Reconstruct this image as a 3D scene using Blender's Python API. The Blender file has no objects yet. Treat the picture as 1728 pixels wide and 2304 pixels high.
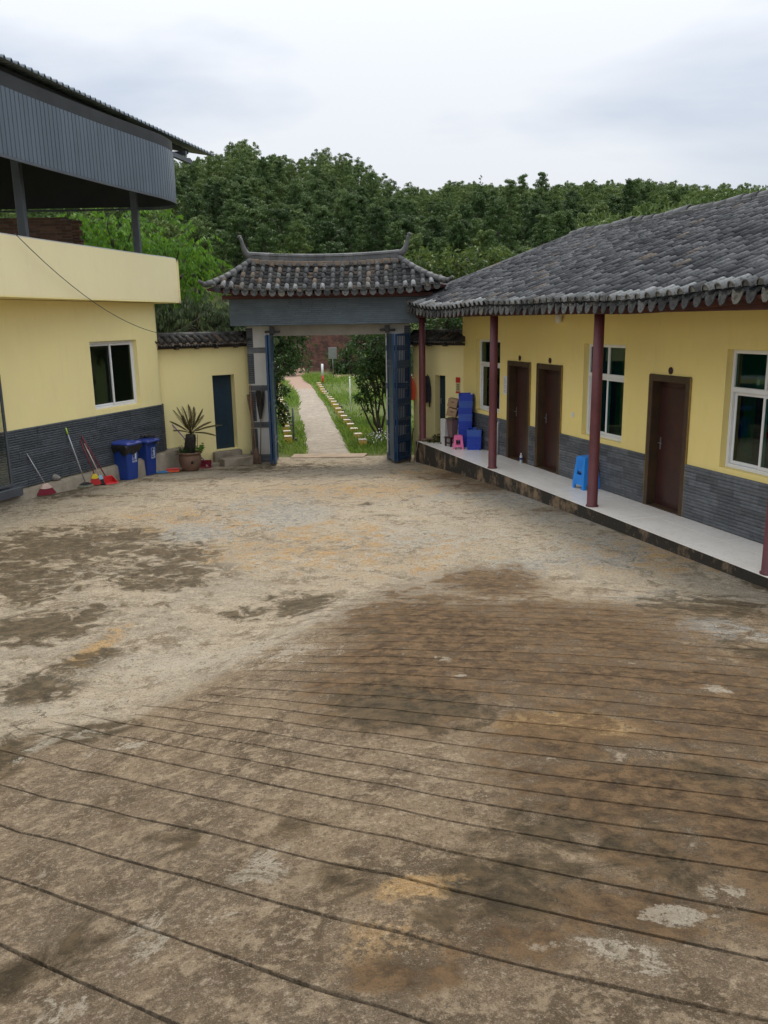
import bpy, math, random
import numpy as np
from mathutils import Matrix, Vector
random.seed(7); rng = np.random.default_rng(7)
R = math.radians
sc = bpy.context.scene
COL = sc.collection

# ------------------------------------------------------------------ camera
F_PX, PITCH, ROLL, CAM_Z = 1870.0, R(13.0), R(-1.0), 3.12
_f = Vector((0, math.cos(PITCH), -math.sin(PITCH))); _r = Vector((1, 0, 0)); _u = _r.cross(_f)
CR = math.cos(ROLL) * _r + math.sin(ROLL) * _u; CU = -math.sin(ROLL) * _r + math.cos(ROLL) * _u
cam = bpy.data.cameras.new('camera'); camo = bpy.data.objects.new('camera', cam); COL.objects.link(camo)
camo.matrix_world = Matrix(((CR.x, CU.x, -_f.x, 0), (CR.y, CU.y, -_f.y, 0), (CR.z, CU.z, -_f.z, CAM_Z), (0, 0, 0, 1)))
cam.sensor_fit = 'VERTICAL'; cam.sensor_height = 36.0; cam.lens = F_PX / 2304 * 36.0
cam.clip_start = 0.05; cam.clip_end = 3000
sc.camera = camo
sc.render.resolution_x, sc.render.resolution_y = 768, 1024

# ------------------------------------------------------------------ sky and sun (bright overcast)
SUN_EL, SUN_AZ = R(58), R(8)          # azimuth clockwise from +Y: high beyond the hill, behind thin cloud
w = bpy.data.worlds.new('World'); sc.world = w; w.use_nodes = True
nt = w.node_tree; nt.nodes.clear()
def N(t, kind, **kw):
    n = t.nodes.new(kind)
    for k, v in kw.items(): setattr(n, k, v)
    return n
sky = N(nt, 'ShaderNodeTexSky', sky_type='NISHITA', sun_disc=False, sun_elevation=SUN_EL, sun_rotation=SUN_AZ, air_density=1.0, dust_density=1.5, ozone_density=1.5)
skm = N(nt, 'ShaderNodeVectorMath', operation='SCALE'); skm.inputs['Scale'].default_value = 0.065
nt.links.new(sky.outputs[0], skm.inputs[0])
tc = N(nt, 'ShaderNodeTexCoord'); mp = N(nt, 'ShaderNodeMapping'); mp.inputs['Scale'].default_value = (1.0, 1.0, 2.6); mp.inputs['Location'].default_value = (3.1, 0.4, 1.7)
nt.links.new(tc.outputs['Generated'], mp.inputs[0])
n1 = N(nt, 'ShaderNodeTexNoise'); n1.inputs['Scale'].default_value = 1.7; n1.inputs['Detail'].default_value = 7; n1.inputs['Roughness'].default_value = 0.52; n1.inputs['Distortion'].default_value = 0.35
nt.links.new(mp.outputs[0], n1.inputs['Vector'])
cr = N(nt, 'ShaderNodeValToRGB')
cr.color_ramp.elements[0].position = 0.38; cr.color_ramp.elements[0].color = (0.335, 0.378, 0.450, 1)
cr.color_ramp.elements[1].position = 0.60; cr.color_ramp.elements[1].color = (0.525, 0.540, 0.565, 1)
nt.links.new(n1.outputs['Fac'], cr.inputs[0])
mx = N(nt, 'ShaderNodeMix', data_type='RGBA'); mx.inputs['Factor'].default_value = 0.90
nt.links.new(skm.outputs[0], mx.inputs[6]); nt.links.new(cr.outputs[0], mx.inputs[7])
# overcast sky is brighter overhead than at the horizon
sx_ = N(nt, 'ShaderNodeSeparateXYZ'); nt.links.new(tc.outputs['Generated'], sx_.inputs[0])
gz_ = N(nt, 'ShaderNodeMath', operation='MAXIMUM'); nt.links.new(sx_.outputs[2], gz_.inputs[0]); gz_.inputs[1].default_value = 0.0
g2 = N(nt, 'ShaderNodeMath', operation='MULTIPLY'); nt.links.new(gz_.outputs[0], g2.inputs[0]); nt.links.new(gz_.outputs[0], g2.inputs[1])
gk = N(nt, 'ShaderNodeMath', operation='MULTIPLY_ADD'); nt.links.new(g2.outputs[0], gk.inputs[0]); gk.inputs[1].default_value = 1.7; gk.inputs[2].default_value = 0.76
bg = N(nt, 'ShaderNodeBackground'); nt.links.new(gk.outputs[0], bg.inputs['Strength'])
nt.links.new(mx.outputs[2], bg.inputs[0])
wo = N(nt, 'ShaderNodeOutputWorld'); nt.links.new(bg.outputs[0], wo.inputs[0])

sl = bpy.data.lights.new('sun', 'SUN'); sl.energy = 1.4; sl.angle = R(16); sl.color = (1.0, 0.93, 0.82)
so = bpy.data.objects.new('sun', sl); COL.objects.link(so)
_d = Vector((math.sin(SUN_AZ) * math.cos(SUN_EL), math.cos(SUN_AZ) * math.cos(SUN_EL), math.sin(SUN_EL)))
so.rotation_euler = (-_d).to_track_quat('-Z', 'Y').to_euler(); so.location = _d * 60

vs = sc.view_settings; vs.view_transform = 'Standard'; vs.look = 'None'; vs.gamma = 1.0; vs.exposure = 1.05; vs.use_curve_mapping = False
sc.cycles.use_denoising = True
sc.cycles.max_bounces = 6; sc.cycles.diffuse_bounces = 3; sc.cycles.glossy_bounces = 3; sc.cycles.transmission_bounces = 4; sc.cycles.transparent_max_bounces = 8
sc.cycles.use_adaptive_sampling = True; sc.cycles.adaptive_threshold = 0.015

# ------------------------------------------------------------------ helpers
FR = {}
def tag(o, label=None, cat=None, group=None, kind=None):
    if label: o['label'] = label
    if cat: o['category'] = cat
    if group: o['group'] = group
    if kind: o['kind'] = kind
    return o
def thing(name, label, cat, loc=(0, 0, 0), rz=0.0, group=None):
    o = bpy.data.objects.new(name, None); COL.objects.link(o)
    o.location = loc; o.rotation_euler = (0, 0, rz); o.empty_display_size = 0.2
    FR[o.name] = (Vector(loc), rz)
    return tag(o, label, cat, group)
def inv(o):
    l, rz = FR[o.name]
    return (Matrix.Translation(l) @ Matrix.Rotation(rz, 4, 'Z')).inverted()

class MB:
    """collects faces for one mesh"""
    def __init__(s): s.v = []; s.f = []; s.sm = []
    def add(s, vs, fs, smooth=False):
        b = len(s.v); s.v.extend([tuple(p) for p in vs]); s.f.extend([tuple(i + b for i in f) for f in fs]); s.sm.extend([smooth] * len(fs)); return s
    def box(s, x0, x1, y0, y1, z0, z1, M=None):
        vs = [Vector(p) for p in ((x0,y0,z0),(x1,y0,z0),(x1,y1,z0),(x0,y1,z0),(x0,y0,z1),(x1,y0,z1),(x1,y1,z1),(x0,y1,z1))]
        if M: vs = [M @ p for p in vs]
        return s.add(vs, [(0,3,2,1),(4,5,6,7),(0,1,5,4),(1,2,6,5),(2,3,7,6),(3,0,4,7)])
    def bbox(s, x0, x1, y0, y1, z0, z1, b=0.008, M=None):
        """box with chamfered edges"""
        def ring(z, i):
            return [(x0+i,y0+b,z),(x0+b,y0+i,z),(x1-b,y0+i,z),(x1-i,y0+b,z),(x1-i,y1-b,z),(x1-b,y1-i,z),(x0+b,y1-i,z),(x0+i,y1-b,z)]
        rs = [ring(z0, b), ring(z0+b, 0), ring(z1-b, 0), ring(z1, b)]
        vs = [Vector(p) for r_ in rs for p in r_]
        if M: vs = [M @ p for p in vs]
        fs = [tuple(reversed(range(8))), tuple(range(24, 32))]
        for k in range(3):
            for i in range(8): j = (i+1) % 8; fs.append((k*8+i, k*8+j, k*8+8+j, k*8+8+i))
        return s.add(vs, fs)
    def tube(s, pts, rad, n=8, caps=True, smooth=True):
        pts = [Vector(p) for p in pts]
        if not hasattr(rad, '__len__'): rad = [rad] * len(pts)
        vs = []; ref = None
        for i, p in enumerate(pts):
            t = (pts[min(i+1, len(pts)-1)] - pts[max(i-1, 0)]).normalized()
            if ref is None: ref = Vector((0,0,1)) if abs(t.z) < 0.9 else Vector((1,0,0))
            a = t.cross(ref).normalized(); b = a.cross(t).normalized(); ref = b
            for k in range(n):
                an = 2*math.pi*k/n; vs.append(p + (a*math.cos(an) + b*math.sin(an)) * rad[i])
        fs = []
        for i in range(len(pts)-1):
            for k in range(n): j = (k+1) % n; fs.append((i*n+k, i*n+j, (i+1)*n+j, (i+1)*n+k))
        base = len(s.v)
        s.add(vs, fs, smooth)
        if caps:
            s.add([], []); s.f.append(tuple(base+k for k in reversed(range(n)))); s.f.append(tuple(base+(len(pts)-1)*n+k for k in range(n))); s.sm += [False, False]
        return s
    def lathe(s, prof, n=20, c=(0,0,0), M=None, smooth=True):
        vs = []
        for r_, z in prof:
            for k in range(n): a = 2*math.pi*k/n; vs.append(Vector((c[0]+r_*math.cos(a), c[1]+r_*math.sin(a), c[2]+z)))
        if M: vs = [M @ p for p in vs]
        fs = []
        for i in range(len(prof)-1):
            for k in range(n): j = (k+1) % n; fs.append((i*n+k, i*n+j, (i+1)*n+j, (i+1)*n+k))
        return s.add(vs, fs, smooth)
    def prism(s, poly, z0, z1):
        n = len(poly)
        vs = [(x, y, z0) for x, y in poly] + [(x, y, z1) for x, y in poly]
        fs = [tuple(reversed(range(n))), tuple(range(n, 2*n))] + [(i, (i+1) % n, n+(i+1) % n, n+i) for i in range(n)]
        return s.add(vs, fs)
    def strip(s, path, z0, z1, th, closed_ends=True):
        """vertical wall along a plan path; th > 0 thickens to the left of the direction of travel"""
        n = len(path); L = []
        for i in range(n):
            a = Vector(path[max(i-1,0)]); b = Vector(path[min(i+1,n-1)]); t = (b-a).normalized(); L.append(Vector(path[i]) + Vector((-t.y, t.x)) * th)
        vs = [(p[0],p[1],z0) for p in path] + [(p[0],p[1],z1) for p in path] + [(p.x,p.y,z0) for p in L] + [(p.x,p.y,z1) for p in L]
        fs = []
        for i in range(n-1):
            fs += [(i,i+1,n+i+1,n+i), (2*n+i+1,2*n+i,3*n+i,3*n+i+1), (n+i,n+i+1,3*n+i+1,3*n+i), (i+1,i,2*n+i,2*n+i+1)]
        fs += [(0,n,3*n,2*n), (n-1,2*n+n-1,3*n+n-1,2*n-1)]
        if th < 0: fs = [tuple(reversed(f)) for f in fs]
        return s.add(vs, fs)
    def mesh(s, name):
        me = bpy.data.meshes.new(name); me.from_pydata(s.v, [], s.f)
        if any(s.sm): me.polygons.foreach_set('use_smooth', s.sm)
        me.update(); return me
    def build(s, name, mat, parent=None, world=False, M=None, **tags):
        if world and parent is not None: M = inv(parent) if M is None else inv(parent) @ M
        if M is not None: s.v = [tuple(M @ Vector(p)) for p in s.v]
        me = s.mesh(name); me.materials.append(mat)
        return put(name, me, parent, **tags)
def put(name, me, parent=None, M=None, label=None, cat=None, group=None, kind=None):
    o = bpy.data.objects.new(name, me); COL.objects.link(o)
    if parent is not None: o.parent = parent
    if M is not None: o.matrix_local = M
    return tag(o, label, cat, group, kind)
def single(mb, name, mat, label, cat, origin=(0,0,0), group=None, kind=None):
    """a thing that is one mesh; verts given in world space, origin moved to its base"""
    o = mb.build(name, mat, None, M=Matrix.Translation(-Vector(origin)), label=label, cat=cat, group=group, kind=kind)
    o.location = origin; return o
def np_mesh(name, V, Fq, smooth=False):
    V = np.asarray(V, dtype=np.float32); Fq = np.asarray(Fq, dtype=np.int32); k = Fq.shape[1]
    me = bpy.data.meshes.new(name)
    me.vertices.add(len(V)); me.vertices.foreach_set('co', V.ravel())
    me.loops.add(Fq.size); me.loops.foreach_set('vertex_index', Fq.ravel())
    me.polygons.add(len(Fq)); me.polygons.foreach_set('loop_start', np.arange(0, Fq.size, k, dtype=np.int32))
    if smooth: me.polygons.foreach_set('use_smooth', np.ones(len(Fq), dtype=bool))
    me.update(calc_edges=True); me.validate()
    return me

# ------------------------------------------------------------------ materials
def new_mat(name):
    m = bpy.data.materials.new(name); m.use_nodes = True; t = m.node_tree; t.nodes.clear()
    out = N(t, 'ShaderNodeOutputMaterial'); b = N(t, 'ShaderNodeBsdfPrincipled'); t.links.new(b.outputs[0], out.inputs[0])
    return m, t, b, out
def noise(t, scale, detail=5, rough=0.55, vec=None, dist=0.0):
    n = N(t, 'ShaderNodeTexNoise'); n.inputs['Scale'].default_value = scale; n.inputs['Detail'].default_value = detail; n.inputs['Roughness'].default_value = rough; n.inputs['Distortion'].default_value = dist
    if vec is not None: t.links.new(vec, n.inputs['Vector'])
    return n.outputs['Fac']
def ramp(t, fac, stops):
    r_ = N(t, 'ShaderNodeValToRGB'); e = r_.color_ramp.elements
    while len(e) < len(stops): e.new(0.5)
    for k, (p, c) in enumerate(stops):
        e[k].position = p; e[k].color = (c, c, c, 1) if not hasattr(c, '__len__') else tuple(c) + (1,)
    t.links.new(fac, r_.inputs[0]); return r_.outputs[0]
def mixc(t, fac, a, b, blend='MIX'):
    m = N(t, 'ShaderNodeMix', data_type='RGBA', blend_type=blend)
    for s_, v in ((0, fac), (6, a), (7, b)):
        if hasattr(v, 'is_linked'): t.links.new(v, m.inputs[s_])
        elif hasattr(v, '__len__'): m.inputs[s_].default_value = tuple(v) + (1,)
        else: m.inputs[s_].default_value = v
    return m.outputs[2]
def mth(t, op, a, b=None, c=None, clamp=False):
    m = N(t, 'ShaderNodeMath', operation=op, use_clamp=clamp)
    for k, v in enumerate((a, b, c)):
        if v is None: continue
        if hasattr(v, 'is_linked'): t.links.new(v, m.inputs[k])
        else: m.inputs[k].default_value = v
    return m.outputs[0]
def bump(t, b, h, strength=0.3, dist=0.01):
    n = N(t, 'ShaderNodeBump'); n.inputs['Strength'].default_value = strength; n.inputs['Distance'].default_value = dist
    t.links.new(h, n.inputs['Height']); t.links.new(n.outputs[0], b.inputs['Normal'])
def pos(t): return N(t, 'ShaderNodeNewGeometry').outputs['Position']
def zof(t):
    x = N(t, 'ShaderNodeSeparateXYZ'); t.links.new(pos(t), x.inputs[0]); return x.outputs
def rnd(t):
    """random per object and per loose piece"""
    a = N(t, 'ShaderNodeObjectInfo').outputs['Random']; b = N(t, 'ShaderNodeNewGeometry').outputs['Random Per Island']
    return mth(t, 'FRACT', mth(t, 'ADD', a, b))
def pm(name, c1, c2=None, scale=6, rough=0.7, bs=0.0, bscale=60, metal=0.0, spec=0.5, vary=0.0, coat=0.0, stops=(0.35, 0.65)):
    m, t, b, o = new_mat(name)
    c2 = c2 or tuple(x * 0.8 for x in c1)
    col = mixc(t, ramp(t, noise(t, scale, 6, 0.6, pos(t)), [(stops[0], 0.0), (stops[1], 1.0)]), c1, c2)
    if vary:
        v = mth(t, 'MULTIPLY_ADD', rnd(t), 2 * vary, 1 - vary)
        cc = N(t, 'ShaderNodeVectorMath', operation='SCALE'); t.links.new(col, cc.inputs[0]); t.links.new(v, cc.inputs['Scale']); col = cc.outputs[0]
    t.links.new(col, b.inputs['Base Color'])
    b.inputs['Roughness'].default_value = rough; b.inputs['Metallic'].default_value = metal; b.inputs['Specular IOR Level'].default_value = spec; b.inputs['Coat Weight'].default_value = coat
    if bs: bump(t, b, noise(t, bscale, 5, 0.6, pos(t)), bs, 0.01)
    return m

M_ = {}
# painted wall: yellow wash with faint streaks, grime low down and under the top
def wall_mat(name, c1, c2, dirt=(0.30, 0.24, 0.15), z_dirt=0.0):
    m, t, b, o = new_mat(name)
    p = pos(t); mpn = N(t, 'ShaderNodeMapping'); mpn.inputs['Scale'].default_value = (1.0, 1.0, 0.35); t.links.new(p, mpn.inputs[0])
    c = mixc(t, ramp(t, noise(t, 0.9, 5, 0.55, p), [(0.35, 0.0), (0.68, 1.0)]), c1, c2)
    streak = ramp(t, noise(t, 5.0, 6, 0.6, mpn.outputs[0]), [(0.55, 0.0), (0.85, 0.35)])
    c = mixc(t, streak, c, tuple(x * 0.8 for x in c1))
    mp2 = N(t, 'ShaderNodeMapping'); mp2.inputs['Scale'].default_value = (5.0, 5.0, 0.22); t.links.new(p, mp2.inputs[0])
    c = mixc(t, ramp(t, noise(t, 1.6, 7, 0.65, mp2.outputs[0]), [(0.55, 0.0), (0.70, 0.07)]), c, tuple(x * 0.66 for x in c1))
    c = mixc(t, ramp(t, noise(t, 2.6, 8, 0.7, p), [(0.55, 0.0), (0.66, 0.28)]), c, tuple(min(1, x * 1.08) * k for x, k in zip(c1, (1, .97, 1.15))))
    z = zof(t)[2]
    low = mth(t, 'MULTIPLY', mth(t, 'SUBTRACT', 1.0, mth(t, 'DIVIDE', mth(t, 'SUBTRACT', z, z_dirt), 0.35, clamp=True), clamp=True), noise(t, 7.0, 6, 0.65, p))
    c = mixc(t, mth(t, 'MULTIPLY', low, 1.2, clamp=True), c, dirt)
    t.links.new(c, b.inputs['Base Color']); b.inputs['Roughness'].default_value = 0.82; b.inputs['Specular IOR Level'].default_value = 0.25
    h = mth(t, 'ADD', mth(t, 'MULTIPLY', noise(t, 3.0, 3, 0.5, p), 1.5), mth(t, 'MULTIPLY', noise(t, 90.0, 3, 0.5, p), 0.12))
    bump(t, b, h, 0.25, 0.012); return m
M_['wall'] = wall_mat('yellow_paint', (0.90, 0.725, 0.265), (0.88, 0.71, 0.28))
M_['wall_left'] = wall_mat('pale_yellow_paint', (0.90, 0.775, 0.365), (0.87, 0.745, 0.36), z_dirt=-0.55)
M_['parapet'] = wall_mat('cream_yellow_paint', (0.88, 0.78, 0.45), (0.87, 0.745, 0.44))
M_['white_wall'] = wall_mat('white_wash', (0.62, 0.61, 0.57), (0.55, 0.53, 0.48), (0.42, 0.27, 0.16), -0.55)
M_['shaded_wash'] = pm('shaded_white_wash', (0.40, 0.38, 0.335), (0.33, 0.31, 0.27), 3, 0.85, 0.2, 30)  # white lintel colour with the shade under the beam put into it
M_['slate'] = pm('slate_tile', (0.040, 0.048, 0.055), (0.065, 0.074, 0.082), 9, 0.55, 0.5, 45, vary=0.22)
M_['slate_r'] = pm('grey_slate_tile', (0.085, 0.092, 0.10), (0.125, 0.13, 0.138), 9, 0.6, 0.5, 45, vary=0.3)
M_['grout'] = pm('grout', (0.13, 0.135, 0.135), (0.09, 0.095, 0.10), 8, 0.9, 0.3, 50)
M_['beam_slate'] = pm('blue_grey_strip', (0.095, 0.125, 0.145), (0.075, 0.095, 0.11), 1.5, 0.6, 0.3, 60, vary=0.12)
M_['red_paint'] = pm('oxide_red_paint', (0.135, 0.032, 0.034), (0.10, 0.026, 0.028), 5, 0.6, 0.15, 40)
M_['eave_wood'] = pm('red_brown_wood', (0.10, 0.028, 0.022), (0.06, 0.02, 0.018), 6, 0.7, 0.2, 30)
M_['old_wood'] = pm('old_dark_wood', (0.055, 0.042, 0.034), (0.03, 0.025, 0.022), 9, 0.85, 0.4, 40)
M_['door'] = pm('red_brown_door', (0.055, 0.018, 0.014), (0.035, 0.013, 0.012), 3, 0.38, 0.05, 20)
M_['frame_wood'] = pm('dark_door_frame', (0.075, 0.042, 0.018), (0.05, 0.03, 0.016), 5, 0.45, 0.05, 20)
M_['gold'] = pm('yellow_brown_edge', (0.33, 0.22, 0.05), (0.22, 0.14, 0.04), 8, 0.6)
M_['upvc'] = pm('white_plastic', (0.80, 0.80, 0.79), (0.74, 0.74, 0.72), 3, 0.32)
M_['grey_metal'] = pm('dark_grey_metal', (0.075, 0.085, 0.095), (0.055, 0.06, 0.07), 3, 0.42, metal=0.0)
M_['alu'] = pm('aluminium', (0.32, 0.33, 0.34), (0.26, 0.27, 0.28), 4, 0.35, metal=0.8)
M_['cladding'] = pm('blue_grey_cladding', (0.092, 0.116, 0.140), (0.080, 0.101, 0.122), 1.2, 0.30, 0.03, 20, metal=0.25, vary=0.10)
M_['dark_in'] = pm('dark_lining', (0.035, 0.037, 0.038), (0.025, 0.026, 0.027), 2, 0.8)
M_['roof_metal'] = pm('grey_roof_sheet', (0.17, 0.20, 0.23), (0.12, 0.14, 0.16), 3, 0.45)
M_['blue_gate'] = pm('blue_gate_paint', (0.010, 0.046, 0.115), (0.009, 0.036, 0.085), 4, 0.38, 0.05, 30)
M_['teal_door'] = pm('dark_teal_door', (0.012, 0.035, 0.055), (0.010, 0.028, 0.042), 3, 0.5)
M_['black'] = pm('black_plastic', (0.012, 0.012, 0.013), (0.02, 0.02, 0.02), 6, 0.35, 0.3, 25)
M_['rubber'] = pm('rubber', (0.015, 0.015, 0.016), None, 6, 0.8)
M_['bin_blue'] = pm('blue_bin_plastic', (0.010, 0.045, 0.26), (0.012, 0.040, 0.21), 4, 0.38)
M_['lid_blue'] = pm('blue_lid_plastic', (0.035, 0.06, 0.28), (0.03, 0.05, 0.22), 4, 0.35)
M_['crate1'] = pm('blue_crate_plastic', (0.012, 0.055, 0.46), (0.012, 0.05, 0.40), 4, 0.42)
M_['crate2'] = pm('faded_blue_crate_plastic', (0.05, 0.13, 0.50), (0.045, 0.11, 0.42), 4, 0.5)
M_['stool_blue'] = pm('sky_blue_plastic', (0.025, 0.27, 0.80), (0.025, 0.24, 0.72), 4, 0.33)
M_['stool_pink'] = pm('pink_plastic', (0.80, 0.16, 0.36), (0.74, 0.14, 0.32), 4, 0.35)
M_['red_pl'] = pm('red_plastic', (0.55, 0.025, 0.025), (0.45, 0.02, 0.02), 4, 0.4)
M_['dkred'] = pm('dark_red_plastic', (0.22, 0.012, 0.03), (0.16, 0.01, 0.025), 4, 0.45)
M_['yellow_pl'] = pm('yellow_plastic', (0.75, 0.55, 0.03), (0.65, 0.45, 0.03), 4, 0.45)
M_['cyan_pl'] = pm('pale_blue_plastic', (0.30, 0.58, 0.70), (0.22, 0.48, 0.62), 4, 0.45)
M_['green_pl'] = pm('lime_plastic', (0.45, 0.62, 0.08), (0.35, 0.52, 0.06), 4, 0.45)
M_['purple'] = pm('purple_plastic', (0.17, 0.09, 0.36), (0.14, 0.07, 0.28), 4, 0.45)
M_['orange'] = pm('orange_fabric', (0.80, 0.10, 0.025), (0.62, 0.07, 0.02), 9, 0.7, 0.4, 14)
M_['navy'] = pm('navy_fabric', (0.016, 0.018, 0.026), (0.03, 0.032, 0.042), 9, 0.8, 0.5, 14)
M_['pink_bristle'] = pm('beige_pink_bristle', (0.68, 0.50, 0.42), (0.55, 0.38, 0.30), 12, 0.85)
M_['mopfib'] = pm('mop_fibre', (0.30, 0.30, 0.22), (0.18, 0.20, 0.13), 20, 0.95, 0.6, 60)
M_['steel'] = pm('grey_steel_handle', (0.42, 0.43, 0.44), (0.33, 0.34, 0.35), 6, 0.35, metal=0.3)
M_['bamboo'] = pm('weathered_bamboo', (0.24, 0.16, 0.10), (0.15, 0.10, 0.065), 10, 0.8, 0.3, 40)
M_['straw'] = pm('straw_bristle', (0.19, 0.115, 0.075), (0.12, 0.075, 0.05), 25, 0.95)
M_['card'] = pm('cardboard', (0.34, 0.22, 0.13), (0.28, 0.18, 0.10), 5, 0.85)
M_['carton'] = pm('white_carton', (0.62, 0.60, 0.57), (0.52, 0.50, 0.47), 5, 0.8)
M_['brown_bin'] = pm('mauve_brown_plastic', (0.20, 0.13, 0.125), (0.16, 0.10, 0.10), 5, 0.45)
M_['lid_brown'] = pm('brown_lid', (0.09, 0.065, 0.05), (0.06, 0.045, 0.038), 5, 0.6)
M_['pot'] = pm('terracotta', (0.20, 0.105, 0.065), (0.12, 0.075, 0.05), 5, 0.75, 0.3, 30)
M_['soil'] = pm('dark_soil', (0.035, 0.028, 0.02), None, 12, 0.95, 0.6, 30)
M_['cycad_trunk'] = pm('cycad_trunk', (0.022, 0.018, 0.014), (0.04, 0.032, 0.022), 14, 0.95, 0.6, 40)
M_['concrete'] = pm('old_concrete', (0.30, 0.25, 0.185), (0.20, 0.165, 0.115), 3.2, 0.9, 0.5, 30)
M_['stone'] = pm('grey_stone', (0.20, 0.185, 0.165), (0.12, 0.11, 0.095), 6, 0.9, 0.5, 22)
M_['brick'] = pm('red_brick', (0.17, 0.085, 0.06), (0.12, 0.07, 0.055), 8, 0.9, 0.4, 40, vary=0.35)
M_['mortar'] = pm('mortar', (0.16, 0.14, 0.12), None, 8, 0.95)
M_['kerb_yellow'] = pm('yellow_block_paint', (0.66, 0.43, 0.045), (0.50, 0.36, 0.12), 9, 0.8, 0.3, 40)
M_['kerb_top'] = pm('bare_block_concrete', (0.52, 0.43, 0.33), (0.40, 0.34, 0.27), 7, 0.9, 0.3, 40)
M_['kerb_black'] = pm('black_block_paint', (0.03, 0.03, 0.03), (0.06, 0.055, 0.05), 9, 0.8)
M_['white_paint'] = pm('white_paint', (0.78, 0.78, 0.76), (0.66, 0.65, 0.62), 7, 0.6)
M_['bark'] = pm('bark', (0.075, 0.06, 0.048), (0.04, 0.034, 0.028), 9, 0.95, 0.6, 30)
M_['skin_label'] = pm('white_print', (0.72, 0.74, 0.78), None, 8, 0.6)
M_['paper'] = pm('white_paper', (0.72, 0.72, 0.72), (0.66, 0.66, 0.67), 8, 0.8)
M_['cable'] = pm('grey_cable', (0.09, 0.085, 0.07), None, 8, 0.7)
M_['lamp'] = pm('milky_lamp', (0.78, 0.75, 0.66), None, 8, 0.3)
M_['curtain'] = pm('green_curtain', (0.02, 0.20, 0.08), (0.015, 0.14, 0.05), 6, 0.8)
M_['reflection_sheet'] = pm('teal_reflection', (0.03, 0.20, 0.175), (0.025, 0.16, 0.14), 3, 0.7)  # teal that imitates the reflection in the upper panes
M_['bottle'] = pm('clear_plastic', (0.62, 0.66, 0.70), None, 8, 0.12, spec=0.7)

def glass_mat(name, tint, fac=0.0):
    m = bpy.data.materials.new(name); m.use_nodes = True; t = m.node_tree; t.nodes.clear()
    out = N(t, 'ShaderNodeOutputMaterial'); tr = N(t, 'ShaderNodeBsdfTransparent'); tr.inputs[0].default_value = tint + (1,)
    gl = N(t, 'ShaderNodeBsdfGlossy'); gl.inputs['Roughness'].default_value = 0.03; gl.inputs['Color'].default_value = (0.9, 0.95, 0.95, 1)
    fr = N(t, 'ShaderNodeLayerWeight'); fr.inputs['Blend'].default_value = 0.5
    sch = mth(t, 'MULTIPLY_ADD', mth(t, 'POWER', fr.outputs['Facing'], 5.0), 0.92, 0.04)
    ms = N(t, 'ShaderNodeMixShader'); t.links.new(mth(t, 'ADD', sch, fac), ms.inputs[0]); t.links.new(tr.outputs[0], ms.inputs[1]); t.links.new(gl.outputs[0], ms.inputs[2]); t.links.new(ms.outputs[0], out.inputs[0])
    return m
M_['glass'] = glass_mat('window_glass', (0.55, 0.62, 0.60)); M_['glass_clear'] = glass_mat('clear_glass', (0.82, 0.86, 0.84), 0.02)
M_['glass_green'] = glass_mat('green_tinted_glass', (0.30, 0.55, 0.50), 0.01)

def tile_mat(name, c_dark, c_mid, c_light, c_warm, warm=0.06):
    m, t, b, o = new_mat(name)
    r_ = rnd(t)
    c = ramp(t, r_, [(0.0, c_dark), (0.45, c_mid), (0.88, c_light), (1.0, c_light)])
    wv = N(t, 'ShaderNodeTexWhiteNoise', noise_dimensions='1D'); t.links.new(mth(t, 'MULTIPLY', r_, 731.0), wv.inputs['W'])
    c = mixc(t, mth(t, 'LESS_THAN', wv.outputs['Value'], warm), c, c_warm)
    p = pos(t)
    c = mixc(t, ramp(t, noise(t, 3.0, 6, 0.65, p), [(0.48, 0.0), (0.66, 0.45)]), c, tuple(x * 1.25 for x in c_light))
    c = mixc(t, ramp(t, noise(t, 22.0, 5, 0.7, p), [(0.5, 0.0), (0.62, 0.7)]), c, tuple(x * 0.55 for x in c_dark))
    t.links.new(c, b.inputs['Base Color']); b.inputs['Roughness'].default_value = 0.85; b.inputs['Specular IOR Level'].default_value = 0.12
    bump(t, b, noise(t, 55.0, 5, 0.65, p), 0.35, 0.008); return m
M_['tile'] = tile_mat('grey_clay_tile', (0.034, 0.035, 0.038), (0.062, 0.063, 0.066), (0.112, 0.112, 0.113), (0.135, 0.11, 0.088), .03)
M_['tile_end'] = tile_mat('limewashed_tile_end', (0.09, 0.09, 0.088), (0.17, 0.17, 0.165), (0.27, 0.27, 0.26), (0.17, 0.155, 0.13))
M_['tile_drip'] = tile_mat('weathered_drip_tile', (0.04, 0.04, 0.038), (0.075, 0.075, 0.07), (0.14, 0.14, 0.13), (0.15, 0.14, 0.11))
M_['tile_gate'] = tile_mat('weathered_grey_tile', (0.05, 0.05, 0.051), (0.085, 0.085, 0.083), (0.135, 0.132, 0.122), (0.18, 0.14, 0.105), 0.10)
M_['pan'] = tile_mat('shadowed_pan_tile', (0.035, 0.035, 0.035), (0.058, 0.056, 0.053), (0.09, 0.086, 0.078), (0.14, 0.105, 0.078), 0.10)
M_['ridge'] = pm('ridge_plaster', (0.125, 0.123, 0.118), (0.075, 0.075, 0.074), 4, 0.85, 0.4, 30, vary=0.2)

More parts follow.
